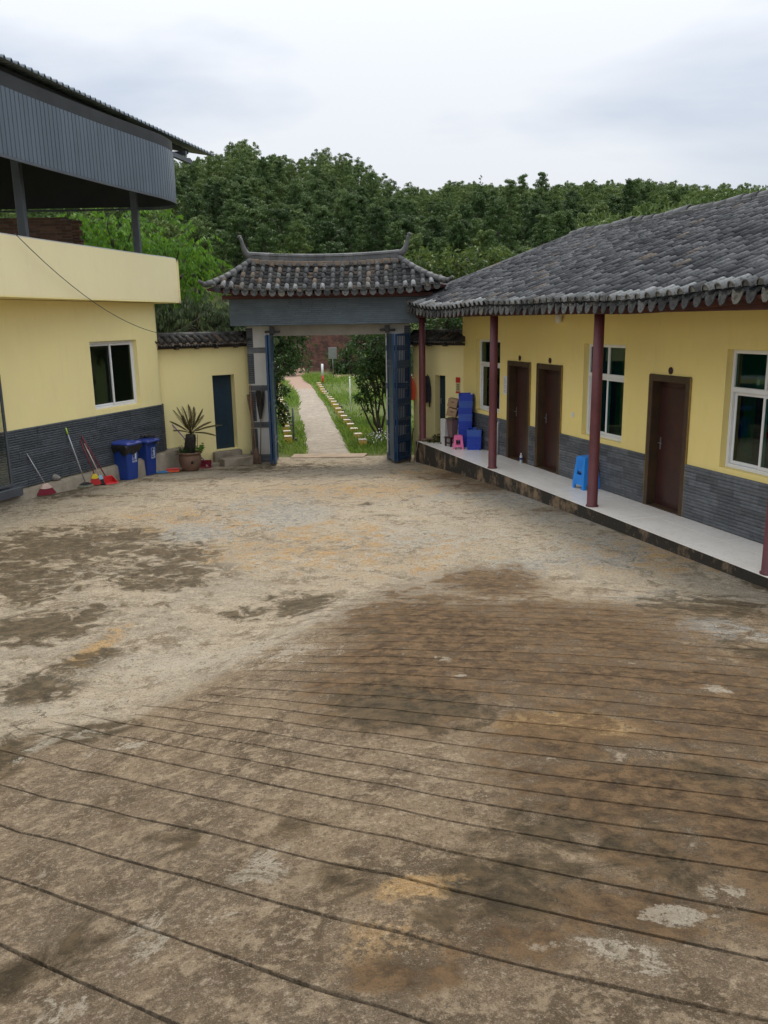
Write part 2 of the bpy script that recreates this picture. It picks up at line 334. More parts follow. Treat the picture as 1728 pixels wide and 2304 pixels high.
def leaf_mat(name, dark, mid, light, trans=0.3, clump=1.2, wood=False):
    m = bpy.data.materials.new(name); m.use_nodes = True; t = m.node_tree; t.nodes.clear()
    out = N(t, 'ShaderNodeOutputMaterial')
    r_ = mth(t, 'ADD', mth(t, 'MULTIPLY', rnd(t), 0.5), mth(t, 'MULTIPLY', noise(t, clump, 3, 0.5, pos(t)), 0.62))
    if wood:
        r_ = mth(t, 'ADD', mth(t, 'ADD', mth(t, 'MULTIPLY', N(t, 'ShaderNodeObjectInfo').outputs['Random'], 0.42), mth(t, 'MULTIPLY', N(t, 'ShaderNodeNewGeometry').outputs['Random Per Island'], 0.22)), mth(t, 'MULTIPLY', ramp(t, noise(t, clump, 2, 0.5, pos(t)), [(.35, 0.), (.65, 1.)]), 0.42))
    c = ramp(t, r_, [(0.22, dark), (0.55, mid), (0.85, light)])
    d = N(t, 'ShaderNodeBsdfPrincipled'); d.inputs['Roughness'].default_value = 0.55; d.inputs['Specular IOR Level'].default_value = 0.15; t.links.new(c, d.inputs['Base Color'])
    tl = N(t, 'ShaderNodeBsdfTranslucent'); t.links.new(mixc(t, 0.5, c, light), tl.inputs[0])
    ms = N(t, 'ShaderNodeMixShader'); ms.inputs[0].default_value = trans
    t.links.new(d.outputs[0], ms.inputs[1]); t.links.new(tl.outputs[0], ms.inputs[2]); t.links.new(ms.outputs[0], out.inputs[0]); return m
M_['pine'] = leaf_mat('pine_needles', (0.024, 0.050, 0.015), (0.060, 0.108, 0.030), (0.125, 0.175, 0.048), 0.25, 0.22, True)
M_['leaf_bright'] = leaf_mat('bright_leaves', (0.03, 0.085, 0.012), (0.07, 0.17, 0.018), (0.16, 0.30, 0.03), 0.35, 1.0)
M_['leaf_grey'] = leaf_mat('grey_green_leaves', (0.03, 0.048, 0.022), (0.06, 0.09, 0.04), (0.12, 0.15, 0.075), 0.25, 1.0)
M_['leaf_dark'] = leaf_mat('dark_glossy_leaves', (0.016, 0.038, 0.012), (0.032, 0.07, 0.02), (0.075, 0.12, 0.035), 0.25, 1.0)
M_['leaf_mango'] = leaf_mat('olive_leaves', (0.028, 0.055, 0.014), (0.06, 0.105, 0.025), (0.15, 0.19, 0.045), 0.3, 1.0)
M_['grass'] = leaf_mat('grass_blades', (0.07, 0.14, 0.022), (0.14, 0.25, 0.035), (0.26, 0.34, 0.07), 0.35, 0.8)
M_['cycad_leaf'] = leaf_mat('withered_cycad_fronds', (0.05, 0.045, 0.018), (0.10, 0.085, 0.032), (0.19, 0.15, 0.075), 0.25, 2.0)
M_['flower'] = pm('white_flowers', (0.80, 0.78, 0.82), None, 4, 0.7)

# ================================================================== SETTING
def S(t): t = np.clip(t, 0, 1); return t * t * (3 - 2 * t)
def vnoise(x, y, seed=0, oct=4):
    """cheap smooth noise from sines, -1..1"""
    r_ = np.random.default_rng(seed); o = 0; a = 1.0; f = 1.0; tot = 0
    for k in range(oct):
        for j in range(3):
            th = r_.uniform(0, 6.28); ph = r_.uniform(0, 6.28); o = o + a * np.sin((x * math.cos(th) + y * math.sin(th)) * f + ph); tot += a
        a *= 0.55; f *= 1.9
    return o / tot * 1.7
BX = [-12, -5, -3.27, -2.08, -.86, 0, 1.5, 3.35, 4.7, 8]; BY = [5.2, 5.9, 6.46, 6.93, 9.1, 10.04, 10.1, 9.6, 9.2, 8.5]
def zg(x, y):
    x = np.asarray(x, float); y = np.asarray(y, float)
    z = np.interp(y, [-12, 0, 8, 9.6, 11.5, 13.7, 15.6, 17.5, 18.8, 20.2, 21.6, 24.0], [.59, .186, -.085, -.138, -.172, -.208, -.250, -.315, -.375, -.460, -.550, -.635]) + .085 * S((-x - 2) / 5) * S((20.5 - y) / 5)
    dd = np.interp(x, BX, BY) - y
    return z + .105 * (dd + np.sqrt(dd * dd + .09)) / 2
def gz(x, y): return float(zg(x, y))
GX0, GX1 = -4.0, 4.5
GST =  [-0.94, -0.91, -0.89, -0.87, -0.85, -0.82, -0.79, -0.77, -0.74, -1.11, -1.14, -1.19, -1.22, -1.28, -1.33, -1.41, -1.6, -1.69, -1.98, -2.18, -2.41, -2.71, -2.78, -9, -9, -9, -9, -9, -9, -9, -9, -9, -9, -9, -9, -9]
GYT = [[9.87,9.92,9.97,10.00,10.03,10.04,10.04,10.02,9.94,9.87,9.79,9.69,9.63,9.55,9.44,9.31,9.15,8.96],
[9.57,9.62,9.67,9.70,9.73,9.74,9.74,9.71,9.54,9.45,9.36,9.25,9.18,9.10,8.99,8.85,8.69,8.50],
[9.27,9.33,9.37,9.41,9.43,9.45,9.44,9.37,9.11,9.03,8.93,8.82,8.75,8.67,8.55,8.41,8.24,8.03],
[9.05,9.10,9.14,9.18,9.20,9.22,9.21,9.06,8.79,8.70,8.61,8.50,8.43,8.34,8.23,8.08,7.91,7.70],
[8.85,8.90,8.94,8.98,9.00,9.01,8.99,8.78,8.51,8.42,8.33,8.23,8.16,8.07,7.95,7.80,7.63,7.41],
[8.64,8.69,8.73,8.77,8.79,8.80,8.75,8.48,8.22,8.14,8.05,7.95,7.88,7.78,7.66,7.52,7.34,7.12],
[8.43,8.48,8.52,8.55,8.57,8.58,8.47,8.19,7.93,7.85,7.77,7.66,7.59,7.50,7.38,7.23,7.05,6.83],
[8.21,8.26,8.30,8.33,8.35,8.36,8.16,7.89,7.64,7.57,7.48,7.38,7.31,7.21,7.09,6.94,6.76,6.53],
[8.01,8.05,8.10,8.13,8.15,8.15,7.90,7.63,7.39,7.31,7.23,7.12,7.04,6.94,6.81,6.65,6.45,6.21],
[7.62,7.69,7.76,7.82,7.87,7.85,7.57,7.32,7.10,7.03,6.95,6.84,6.76,6.64,6.49,6.29,6.05,5.77],
[7.56,7.63,7.68,7.71,7.73,7.65,7.33,7.07,6.83,6.75,6.65,6.54,6.44,6.33,6.18,5.99,5.76,5.52],
[7.50,7.55,7.57,7.59,7.59,7.45,7.11,6.83,6.58,6.49,6.38,6.25,6.14,6.02,5.86,5.68,5.46,5.23],
[7.38,7.40,7.42,7.43,7.42,7.22,6.88,6.60,6.35,6.24,6.12,5.98,5.86,5.71,5.53,5.31,5.07,4.83],
[7.31,7.31,7.31,7.29,7.25,6.99,6.63,6.34,6.07,5.94,5.81,5.65,5.51,5.35,5.17,4.94,4.72,4.49],
[7.22,7.20,7.17,7.12,7.05,6.73,6.35,6.05,5.77,5.63,5.48,5.31,5.17,5.01,4.83,4.62,4.42,4.21],
[7.16,7.11,7.05,6.98,6.85,6.49,6.11,5.79,5.50,5.34,5.17,5.00,4.86,4.70,4.52,4.33,4.15,3.97],
[7.10,7.05,6.99,6.89,6.70,6.30,5.89,5.54,5.22,5.04,4.87,4.69,4.55,4.41,4.26,4.11,3.96,3.82],
[7.04,6.99,6.93,6.79,6.55,6.12,5.69,5.32,4.99,4.80,4.61,4.42,4.28,4.14,4.01,3.87,3.74,3.64],
[6.98,6.93,6.81,6.61,6.33,5.89,5.45,5.07,4.73,4.52,4.32,4.14,4.00,3.87,3.75,3.63,3.51,3.47],
[6.92,6.87,6.68,6.43,6.12,5.66,5.20,4.81,4.46,4.24,4.04,3.86,3.73,3.61,3.51,3.41,3.31,3.31],
[6.86,6.73,6.50,6.22,5.89,5.43,4.97,4.58,4.22,3.99,3.79,3.60,3.46,3.34,3.23,3.12,3.07,3.07],
[6.76,6.54,6.27,5.97,5.64,5.18,4.72,4.33,3.98,3.74,3.53,3.35,3.21,3.10,2.98,2.87,2.87,2.87],
[6.55,6.30,6.01,5.70,5.36,4.91,4.46,4.07,3.72,3.48,3.27,3.08,2.94,2.81,2.69,2.63,2.63,2.63],
[6.12,5.86,5.58,5.29,4.98,4.56,4.13,3.76,3.42,3.17,2.94,2.72,2.54,2.36,2.24,2.24,2.24,2.24],
[5.62,5.37,5.11,4.84,4.55,4.15,3.76,3.41,3.09,2.85,2.62,2.39,2.20,2.01,1.98,1.98,1.98,1.98],
[5.26,4.98,4.70,4.42,4.12,3.73,3.34,3.00,2.69,2.46,2.25,2.06,1.90,1.79,1.79,1.79,1.79,1.79],
[4.93,4.63,4.33,4.02,3.70,3.31,2.92,2.57,2.25,2.02,1.81,1.62,1.46,1.46,1.46,1.46,1.46,1.46],
[4.57,4.26,3.94,3.62,3.28,2.89,2.51,2.16,1.85,1.61,1.43,1.27,1.21,1.21,1.21,1.21,1.21,1.21],
[4.15,3.84,3.52,3.20,2.86,2.47,2.09,1.74,1.43,1.19,1.01,0.85,0.79,0.79,0.79,0.79,0.79,0.79],
[3.73,3.42,3.10,2.78,2.44,2.05,1.67,1.32,1.01,0.77,0.59,0.43,0.37,0.37,0.37,0.37,0.37,0.37],
[3.31,3.00,2.68,2.36,2.02,1.63,1.25,0.90,0.59,0.35,0.17,0.01,-0.05,-0.05,-0.05,-0.05,-0.05,-0.05],
[2.89,2.58,2.26,1.94,1.60,1.21,0.83,0.48,0.17,-0.07,-0.25,-0.41,-0.47,-0.47,-0.47,-0.47,-0.47,-0.47],
[2.47,2.16,1.84,1.52,1.18,0.79,0.41,0.06,-0.25,-0.49,-0.67,-0.83,-0.89,-0.89,-0.89,-0.89,-0.89,-0.89],
[2.05,1.74,1.42,1.10,0.76,0.37,-0.01,-0.36,-0.67,-0.91,-1.09,-1.25,-1.31,-1.31,-1.31,-1.31,-1.31,-1.31],
[1.63,1.32,1.00,0.68,0.34,-0.05,-0.43,-0.78,-1.09,-1.33,-1.51,-1.67,-1.73,-1.73,-1.73,-1.73,-1.73,-1.73],
[1.21,0.90,0.58,0.26,-0.08,-0.47,-0.85,-1.20,-1.51,-1.75,-1.93,-2.09,-2.15,-2.15,-2.15,-2.15,-2.15,-2.15]]
BLOBS = [ ('D',-4.93,11.95,1.21,1.22,0.8),('D',-4.76,10.59,0.68,0.86,0.8),('D',-4.09,12.66,0.47,0.66,0.8),('D',-2.92,10.77,0.72,0.63,0.6),('D',-3.95,8.65,0.52,0.44,1),('D',-3.59,9,0.3,0.35,0.7),('D',-3.05,6.96,0.28,0.37,1),('D',-2.88,7.52,0.26,0.35,0.6),('D',-1.08,9.22,0.37,0.4,0.9),('D',-1.65,8.93,0.31,0.23,0.8),('D',-3.04,10.12,0.51,0.28,0.7),('D',-3.01,11.62,0.58,0.65,0.6),('O',-2.96,8.01,0.16,0.59,0.8),('G',-1.71,14.52,0.72,0.98,1),('G',-3.14,13.09,0.64,0.71,0.9),('G',-2.57,15.42,0.93,0.99,0.5),('G',2.88,15.63,1.25,1.13,0.6),('G',2.94,11.4,1.11,1.04,0.6),('G',2.88,13.56,0.88,0.89,0.5),('G',1.18,15.79,0.68,0.76,0.5),('B',0.6,7.53,0.76,1.7,0.9),('B',1.43,10.05,0.5,0.76,0.9),('B',0.11,6.33,0.58,1.07,0.8),('B',1.83,7.46,0.86,1.12,0.7),('B',1.31,5.99,0.87,0.97,0.65),('B',1.58,5.14,0.67,0.55,0.5),('O',1.57,19.6,1.26,1.3,0.6),('B',2.69,17.21,1.1,0.68,0.7),('B',1.82,18.86,0.91,0.81,0.7),('O',3.87,11.33,1.22,0.89,0.6),('D',3.68,13.75,0.3,0.26,1),('D',3.81,12.54,0.22,0.25,1),('D',4.62,9.7,0.11,0.24,0.9),('B',3.42,14.27,0.69,0.35,0.6),('D',0.15,5.23,0.36,0.42,0.9),('D',3.18,6.69,0.23,0.37,0.8),('D',3.54,8.56,0.6,0.59,0.7),('G',3.3,7.52,0.53,0.56,0.7),('G',3.22,9.03,0.73,0.55,0.5),('D',-0.17,7.49,0.25,0.22,0.5),('D',0.06,5.63,0.26,0.32,0.6),('B',0.99,4.46,0.39,0.34,0.8),('B',1.2,3.84,0.5,0.42,0.9),('D',0.86,3.35,0.36,0.22,0.7),('D',0.59,2.98,0.29,0.17,0.8),('D',0.42,2.74,0.19,0.12,0.9),('D',1.19,3.14,0.28,0.18,0.5),('B',0.98,2.78,0.34,0.18,0.7),('O',0.03,2.44,0.23,0.19,0.6),('O',0.14,2.87,0.21,0.12,1),('B',0.42,2.48,0.23,0.15,0.7),('O',1.07,4.83,0.36,0.32,1),('O',1.2,4.25,0.25,0.22,0.6),('B',0.07,2.31,0.18,0.09,0.8),('D',0.21,2.61,0.1,0.08,0.8),('B',1.45,3.54,0.32,0.23,0.7),('D',1.69,4.18,0.22,0.16,0.6),('W',1.13,2.77,0.13,0.07,1),('W',1.43,2.95,0.11,0.09,1),('W',0.86,2.44,0.18,0.09,0.7),('W',0.45,6.09,0.08,0.1,1),('W',0.43,6.58,0.05,0.07,1),('W',2.14,5.71,0.09,0.09,0.9),('W',0.52,2.46,0.08,0.03,0.8),('W',-1.04,2.89,0.1,0.15,0.5),('W',-1.27,2.51,0.11,0.08,0.9),('W',-2.35,5.56,0.09,0.37,0.7),('W',-1.65,5.18,0.21,0.11,0.7),('W',-2.09,5.75,0.12,0.1,0.6),('W',-0.64,3.29,0.12,0.16,0.5),('W',-0.73,2.96,0.1,0.1,0.5),('D',-2.6,5.45,0.3,0.44,0.9),('D',-2.16,5.76,0.35,0.22,0.7),('D',-1.5,2.77,0.1,0.09,1),('D',-1.36,2.95,0.13,0.17,0.5),('D',-0.57,3.7,0.14,0.15,0.4),('D',-1.16,3.7,0.12,0.2,0.4),('D',-0.24,3.06,0.17,0.17,0.4),('W',0.27,13.78,2.24,1.87,0.55),('W',-1.9,7.37,0.84,0.32,0.9),('W',1.64,12.64,1.71,1.58,0.5),('W',-1.03,11.17,1.24,0.74,0.5),('W',-1,6.96,0.5,0.26,0.6),('O',-0.71,12.22,2.02,1.79,0.45),('O',-2.8,13.98,1.93,1.49,0.4),('O',-0.12,16.95,2.73,1.37,0.4),('W',-2.73,6.54,0.55,0.15,0.8),('W',-2.34,13.99,1.55,1.13,0.4),('W',-4.19,20.2,0.5,0.39,0.8),('W',-4.86,19.33,0.48,0.41,0.8),('W',-5.28,18.22,0.44,0.4,0.8),('W',-5.59,17,0.4,0.4,0.8),('W',-5.89,15.78,0.37,0.34,0.7),('W',-6.17,14.76,0.35,0.33,0.6),('W',-6.38,13.76,0.33,0.33,0.5),('D',-3.37,20.57,1.02,0.64,0.5),('D',-6.54,16.81,1.34,0.71,0.5),('D',-2.33,21.24,1.39,0.59,0.5),('D',-5.24,18.79,1.03,0.5,0.4) ]
GYT = np.array(GYT); Y0 = [float(r_[8]) for r_ in GYT]
BLOBS += [('D', -.42, 15.3, .10, .16, 1.4), ('D', .05, 14.3, .25, .08, .7), ('W', 1.0, 12.2, 1.6, 1.0, .5), ('G', .6, 12.6, 1.2, .7, .5), ('G', 2.2, 10.9, 1.0, .5, .6), ('B', 2.4, 5.2, 1.0, 1.1, .7), ('B', 1.7, 3.6, .6, .7, .8)]
def build_ground():
    xs = np.arange(-11.0, 9.01, 0.065)
    def line(k):
        y = np.interp(xs, np.linspace(GX0, GX1, GYT.shape[1]), GYT[k])
        for _ in range(2): y = np.convolve(np.pad(y, 4, mode='edge'), np.ones(9) / 9, 'valid')
        return y
    # rows far of the ramp, then groove rows
    rows = []; dep = []
    first = line(0)
    far = np.concatenate([np.arange(23.3, 11.2, -0.09)])
    for k, y in enumerate(far):
        t = k / len(far); rows.append(y * (1 - t) + (first + 0.12) * t + 0 * xs) if t > 0 else rows.append(y + 0 * xs)
        dep.append(0 * xs)
    # re-space far rows so that they end just beyond the first groove
    n = len(far); rows = []
    for k in range(n):
        t = k / n; rows.append(23.3 * (1 - t) + (first + 0.1) * t)
    prof = [(-1.6, 0.0), (-.8, 0.02), (-.55, 0.9), (0.0, 1.0), (.55, 0.9), (.8, 0.02), (1.6, 0.0)]
    r_ = np.random.default_rng(3)
    for k in range(len(Y0)):
        c = line(k) + 0.004 * vnoise(xs * 1.1, xs * 0 + k * 7, 5, 3) + 0.003 * vnoise(xs * 11, xs * 0 + k, 6, 3)
        yb = np.interp(xs, BX, BY)
        inside = S((yb - c - 0.06) / 0.2) * S((xs - GST[k] - .12 * math.sin(k * 2.4)) / .3) * S((5.2 - xs) / 0.6 + 0.0 * xs)
        hw = np.interp(Y0[k], [2, 6, 10], [.014, .014, .013]); d = np.interp(Y0[k], [2, 6, 10], [.075, .062, .05])
        wear = np.clip(0.85 + 0.35 * vnoise(xs * 1.3, xs * 0 + k * 3.7, 9, 3), 0.35, 1.15)
        for u, g in prof:
            rows.append(c - u * hw * (0.9 + 0.25 * vnoise(xs * 9, xs * 0 + k * 1.7 + u, 11, 2))); dep.append(-g * d * inside * wear + (0.007 * inside * (.6 + .4 * vnoise(xs * 4, xs * 0 + k, 13, 2)) if abs(u) == .8 else 0))
        nx = line(k + 1) if k + 1 < len(Y0) else c - 0.4
        for f in (.18, .34, .5, .66, .82):
            rows.append(c - 1.7 * hw - (c - nx - 3.4 * hw) * f); dep.append(0 * xs)
    Y = np.array(rows); nr = len(Y); D = np.array(dep)[:nr] if len(dep) >= nr else np.vstack([np.zeros((nr - len(dep), len(xs))), dep])
    Y = np.minimum.accumulate(Y, axis=0) - np.arange(nr)[:, None] * 1e-5
    X = np.broadcast_to(xs, Y.shape)
    Z = zg(X, Y)
    dd = np.interp(X, BX, BY) + 0.05 * vnoise(X * 3, Y * 3, 21, 3) - Y
    Z = Z + 0.022 * S(dd / 0.10) - 0.011 + D
    Z = Z + 0.004 * vnoise(X * 1.2, Y * 1.2, 31, 4) + 0.0015 * vnoise(X * 7, Y * 7, 33, 3) * S(dd / .3)
    V = np.stack([X, Y, Z], -1).reshape(-1, 3)
    nc = len(xs); i = np.arange(nr - 1)[:, None] * nc + np.arange(nc - 1)[None]
    Fq = np.stack([i, i + nc, i + nc + 1, i + 1], -1).reshape(-1, 4)
    me = np_mesh('courtyard', V, Fq, False)
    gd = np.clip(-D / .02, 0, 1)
    ch = {k: np.zeros(X.shape) for k in 'DBOGW'}
    wx = X + 0.35 * vnoise(X * 1.1, Y * 1.1, 41, 4); wy = Y + 0.45 * vnoise(X * 1.1, Y * 1.1, 43, 4)
    for k, bx, by, rx, ry, s in BLOBS:
        q = ((X * .45 + wx * .55 - bx) / (rx * 1.5)) ** 2 + ((Y * .45 + wy * .55 - by) / (ry * 1.5)) ** 2
        ch[k] = np.maximum(ch[k], s * np.clip(1.15 - q ** .5 * 1.0, 0, 1))
    rampm = S(dd / 2.2 + .12 * vnoise(X * .9, Y * .9, 81, 3)) * S(dd / .1)
    at = me.attributes.new('groove_mud_shade', 'FLOAT', 'POINT'); at.data.foreach_set('value', gd.reshape(-1).astype(np.float32))
    for nm, a, b, c in (('stain_a', 'D', 'B', 'O'), ('stain_b', 'G', 'W', None)):
        at = me.attributes.new(nm, 'FLOAT_COLOR', 'POINT')
        arr = np.stack([ch[a], ch[b], ch[c] if c else rampm, np.ones(X.shape)], -1).reshape(-1).astype(np.float32)
        at.data.foreach_set('color', arr)
    return me
def ground_mat():
    m, t, b, o = new_mat('stained_concrete'); p = pos(t)
    def att(nm):
        a = N(t, 'ShaderNodeAttribute', attribute_name=nm); s_ = N(t, 'ShaderNodeSeparateColor'); t.links.new(a.outputs['Color'], s_.inputs[0]); return s_.outputs
    A = att('stain_a'); B = att('stain_b')
    nl = noise(t, 0.8, 6, 0.6, p, 0.4); nb = noise(t, 2.6, 10, 0.68, p, 0.5); nm_ = noise(t, 8.5, 9, 0.70, p, 0.25); nf = noise(t, 38, 8, 0.74, p); ng = noise(t, 150, 5, 0.75, p)
    sm = mth(t, 'ADD', mth(t, 'ADD', mth(t, 'MULTIPLY', mth(t, 'SUBTRACT', nb, .5), 1.5), mth(t, 'MULTIPLY', mth(t, 'SUBTRACT', nm_, .5), 1.0)), mth(t, 'MULTIPLY', mth(t, 'SUBTRACT', nf, .5), .55))
    sm2 = mth(t, 'ADD', mth(t, 'MULTIPLY', mth(t, 'SUBTRACT', noise(t, 3.7, 10, .7, p, .9), .5), 2.0), mth(t, 'MULTIPLY', mth(t, 'SUBTRACT', nf, .5), .8))
    def thr(a, n1, k=1.0, lo=.3, hi=.7, amt=1.0):
        gate = 1.0 if not hasattr(a, 'is_linked') else mth(t, 'MULTIPLY_ADD', a, 4.0, 0.06, clamp=True)
        v = mth(t, 'ADD', mth(t, 'MULTIPLY', mth(t, 'MULTIPLY', n1, k), gate), a)
        mr = N(t, 'ShaderNodeMapRange', interpolation_type='SMOOTHSTEP'); t.links.new(v, mr.inputs[0]); mr.inputs[1].default_value = lo; mr.inputs[2].default_value = hi; mr.inputs[4].default_value = amt
        return mr.outputs[0]
    yard = mixc(t, ramp(t, nl, [(.42, 0.), (.58, 1.)]), (0.315, 0.258, 0.178), (0.265, 0.225, 0.165))
    yard = mixc(t, ramp(t, nb, [(.40, .9), (.50, 0.)]), yard, (0.150, 0.113, 0.070))
    yard = mixc(t, ramp(t, nm_, [(.50, 0.), (.60, .8)]), yard, (0.40, 0.335, 0.24))
    rmp = mixc(t, ramp(t, nl, [(.42, 0.), (.58, 1.)]), (0.190, 0.134, 0.079), (0.142, 0.102, 0.063))
    rmp = mixc(t, ramp(t, nb, [(.40, .95), (.51, 0.)]), rmp, (0.088, 0.058, 0.031))
    rmp = mixc(t, ramp(t, nm_, [(.51, 0.), (.60, .8)]), rmp, (0.285, 0.212, 0.133))
    c = mixc(t, thr(B[2], sm, .8, .3, .7), yard, rmp)
    c = mixc(t, thr(A[2], sm, 1.6, .22, .62, .9), c, mixc(t, ramp(t, nm_, [(.42, 0.), (.58, 1.)]), (0.42, 0.265, 0.105), (0.28, 0.170, 0.072)))
    c = mixc(t, thr(B[0], sm2, 1.5, .25, .62, .85), c, mixc(t, ramp(t, nm_, [(.42, 0.), (.58, 1.)]), (0.175, 0.180, 0.172), (0.32, 0.295, 0.245)))
    c = mixc(t, thr(0.0, sm, -1.0, .27, .42, .6), c, (0.42, 0.35, 0.25))
    c = mixc(t, ramp(t, nf, [(.54, 0.), (.63, .55)]), c, (0.42, 0.35, 0.25))
    c = mixc(t, ramp(t, ng, [(.55, 0.), (.65, .5)]), c, (0.46, 0.39, 0.29))
    c = mixc(t, thr(A[1], sm, 1.9, .0, .60, .92), c, mixc(t, ramp(t, nm_, [(.42, 0.), (.57, 1.)]), (0.050, 0.029, 0.013), (0.148, 0.089, 0.042)))
    c = mixc(t, thr(A[0], sm2, 1.9, .06, .62, .90), c, mixc(t, ramp(t, nm_, [(.42, 0.), (.58, 1.)]), (0.032, 0.022, 0.009), (0.095, 0.064, 0.030)))
    c = mixc(t, thr(B[1], sm2, 2.6, .34, .78, .62), c, mixc(t, ramp(t, nm_, [(.42, 0.), (.58, 1.)]), (0.44, 0.39, 0.30), (0.33, 0.285, 0.21)))
    # scattered blotches: damp specks, lichen flecks, exposed aggregate
    c = mixc(t, thr(0.0, sm2, 1.0, .20, .32, .85), c, (0.095, 0.066, 0.036))
    c = mixc(t, ramp(t, nf, [(.37, .80), (.455, 0.)]), c, (0.068, 0.053, 0.032))
    c = mixc(t, ramp(t, ng, [(.36, .72), (.46, 0.)]), c, (0.058, 0.047, 0.030))
    # settled dirt and moss, plus groove shade painted in, broken up by noise
    mud_shade = N(t, 'ShaderNodeAttribute', attribute_name='groove_mud_shade').outputs['Fac']
    c = mixc(t, mth(t, 'MULTIPLY', mud_shade, ramp(t, noise(t, 3.1, 7, .65, p), [(.44, .0), (.55, .62)])), c, mixc(t, nm_, (0.045, 0.032, 0.019), (0.080, 0.056, 0.034)))
    # hairline cracks
    vo = N(t, 'ShaderNodeTexVoronoi', feature='DISTANCE_TO_EDGE'); vo.inputs['Scale'].default_value = 0.33
    wv = N(t, 'ShaderNodeVectorMath', operation='ADD'); nn = N(t, 'ShaderNodeTexNoise'); nn.inputs['Scale'].default_value = 1.6; nn.inputs['Detail'].default_value = 7; nn.inputs['Roughness'].default_value = .65; t.links.new(p, nn.inputs['Vector'])
    t.links.new(p, wv.inputs[0]); t.links.new(nn.outputs['Color'], wv.inputs[1]); t.links.new(wv.outputs[0], vo.inputs['Vector'])
    crack = mth(t, 'MULTIPLY', ramp(t, vo.outputs['Distance'], [(0.0, 1.), (0.0035, 0.)]), ramp(t, noise(t, .6, 3, .5, p), [(.50, 0.), (.60, .8)]))
    crack = mth(t, 'MULTIPLY', crack, mth(t, 'SUBTRACT', 1.0, B[2]))
    c = mixc(t, crack, c, (0.075, 0.055, 0.04))
    t.links.new(c, b.inputs['Base Color'])
    rg = mth(t, 'SUBTRACT', 0.88, mth(t, 'MULTIPLY', thr(A[0], sm2, .9, .25, .66), 0.20)); t.links.new(rg, b.inputs['Roughness'])
    b.inputs['Specular IOR Level'].default_value = 0.16
    h = mth(t, 'ADD', mth(t, 'MULTIPLY', nm_, .8), mth(t, 'ADD', mth(t, 'MULTIPLY', nf, .5), mth(t, 'MULTIPLY', ng, .2)))
    h = mth(t, 'SUBTRACT', h, mth(t, 'MULTIPLY', crack, .5))
    bump(t, b, h, 1.0, 0.04); return m
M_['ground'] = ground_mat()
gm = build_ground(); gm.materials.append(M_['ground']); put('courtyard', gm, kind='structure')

# ------------------------------------------------------------------ land beyond the gate: field, red bank, wooded hills
SKY = [(-0.5219, 0.1522), (-0.4012, 0.168), (-0.2678, 0.1772), (-0.2208, 0.1794), (-0.1823, 0.1848), (-0.1528, 0.1935), (-0.124, 0.1832), (-0.0946, 0.18), (-0.0523, 0.1846), (-0.025, 0.1782), (-0.0003, 0.1624), (0.0272, 0.16), (0.0447, 0.1464), (0.0572, 0.1438), (0.0748, 0.1513), (0.0947, 0.1522), (0.1146, 0.1501), (0.1738, 0.1441), (0.2364, 0.1449), (0.3064, 0.1427), (0.3607, 0.1347), (0.416, 0.1307), (0.5622, 0.1159)]
SA = [a for a, e in SKY]; SE = [e for a, e in SKY]
def ridge(az):
    e = np.interp(az, SA, SE) + .006 * np.exp(-((az + .15) / .03) ** 2) - .008 * np.exp(-((az - .01) / .035) ** 2); Rr = 150 + 75 * S((az - 0.035) / 0.03)
    return Rr, 3.12 + Rr * (e - .002 * S((az - .035) / .03)) - 6.4 - .4 * S((az - .03) / .04)
def land(x, y):
    x = np.asarray(x, float); y = np.asarray(y, float)
    r_ = np.hypot(x, y); az = np.arctan2(x, y); Rr, H = ridge(np.clip(az, -1.2, 1.2))
    H = H * S((1.5 - np.abs(az)) / 0.7)
    t = np.clip((r_ - 61) / (Rr - 61), 0, 1)
    f = .10 * S(t / .045) + .90 * t ** .92
    z = -0.66 + (H + .66) * f - np.maximum(0, r_ - Rr) * .22
    z = np.where(y < 0, -0.9, z)
    z = z + (0.05 * vnoise(x * .5, y * .5, 51, 3) + 0.9 * vnoise(x * .08, y * .08, 52, 3) * S((r_ - 66) / 30)) * S((r_ - 26) / 4)
    yard = S((23.35 - y) / .4) * S((14 - np.abs(x + 1.5)) / 1.0) * S((y + 12) / 2)
    return z - yard * 0.9
def build_land():
    ys = np.concatenate([np.arange(-80, 20, 6.0), [21, 22, 22.8, 23.0, 23.2, 23.4, 23.6, 24], np.arange(24.5, 60, .7), np.arange(60, 72, .4), np.arange(72, 260, 3.0), np.arange(260, 900, 20.0)])
    xs = np.concatenate([np.arange(-600, -60, 15.0), np.arange(-60, -16, 2.0), np.arange(-16, 13, .5), np.arange(13, 60, 2.0), np.arange(60, 160, 4.0), np.arange(160, 700, 15.0)])
    X, Y = np.meshgrid(xs, ys); Z = land(X, Y); nc = len(xs); nr = len(ys)
    i = np.arange(nr - 1)[:, None] * nc + np.arange(nc - 1)[None]
    return np_mesh('terrain', np.stack([X, Y, Z], -1).reshape(-1, 3), np.stack([i, i + 1, i + nc + 1, i + nc], -1).reshape(-1, 4), True)
m, t, b, o = new_mat('earth_and_grass'); p = pos(t); xyz = zof(t)
c = mixc(t, ramp(t, noise(t, .8, 6, .6, p), [(.35, 0.), (.65, 1.)]), (0.075, 0.115, 0.03), (0.13, 0.14, 0.055))
c = mixc(t, ramp(t, noise(t, 2.2, 6, .65, p), [(.56, 0.), (.7, .8)]), c, (0.20, 0.125, 0.075))
ns = N(t, 'ShaderNodeNewGeometry'); sx = N(t, 'ShaderNodeSeparateXYZ'); t.links.new(ns.outputs['Normal'], sx.inputs[0])
steep = ramp(t, mth(t, 'ADD', sx.outputs[2], mth(t, 'MULTIPLY', mth(t, 'SUBTRACT', noise(t, 1.1, 6, .6, p), .5), .25)), [(.80, 1.), (.93, 0.)])
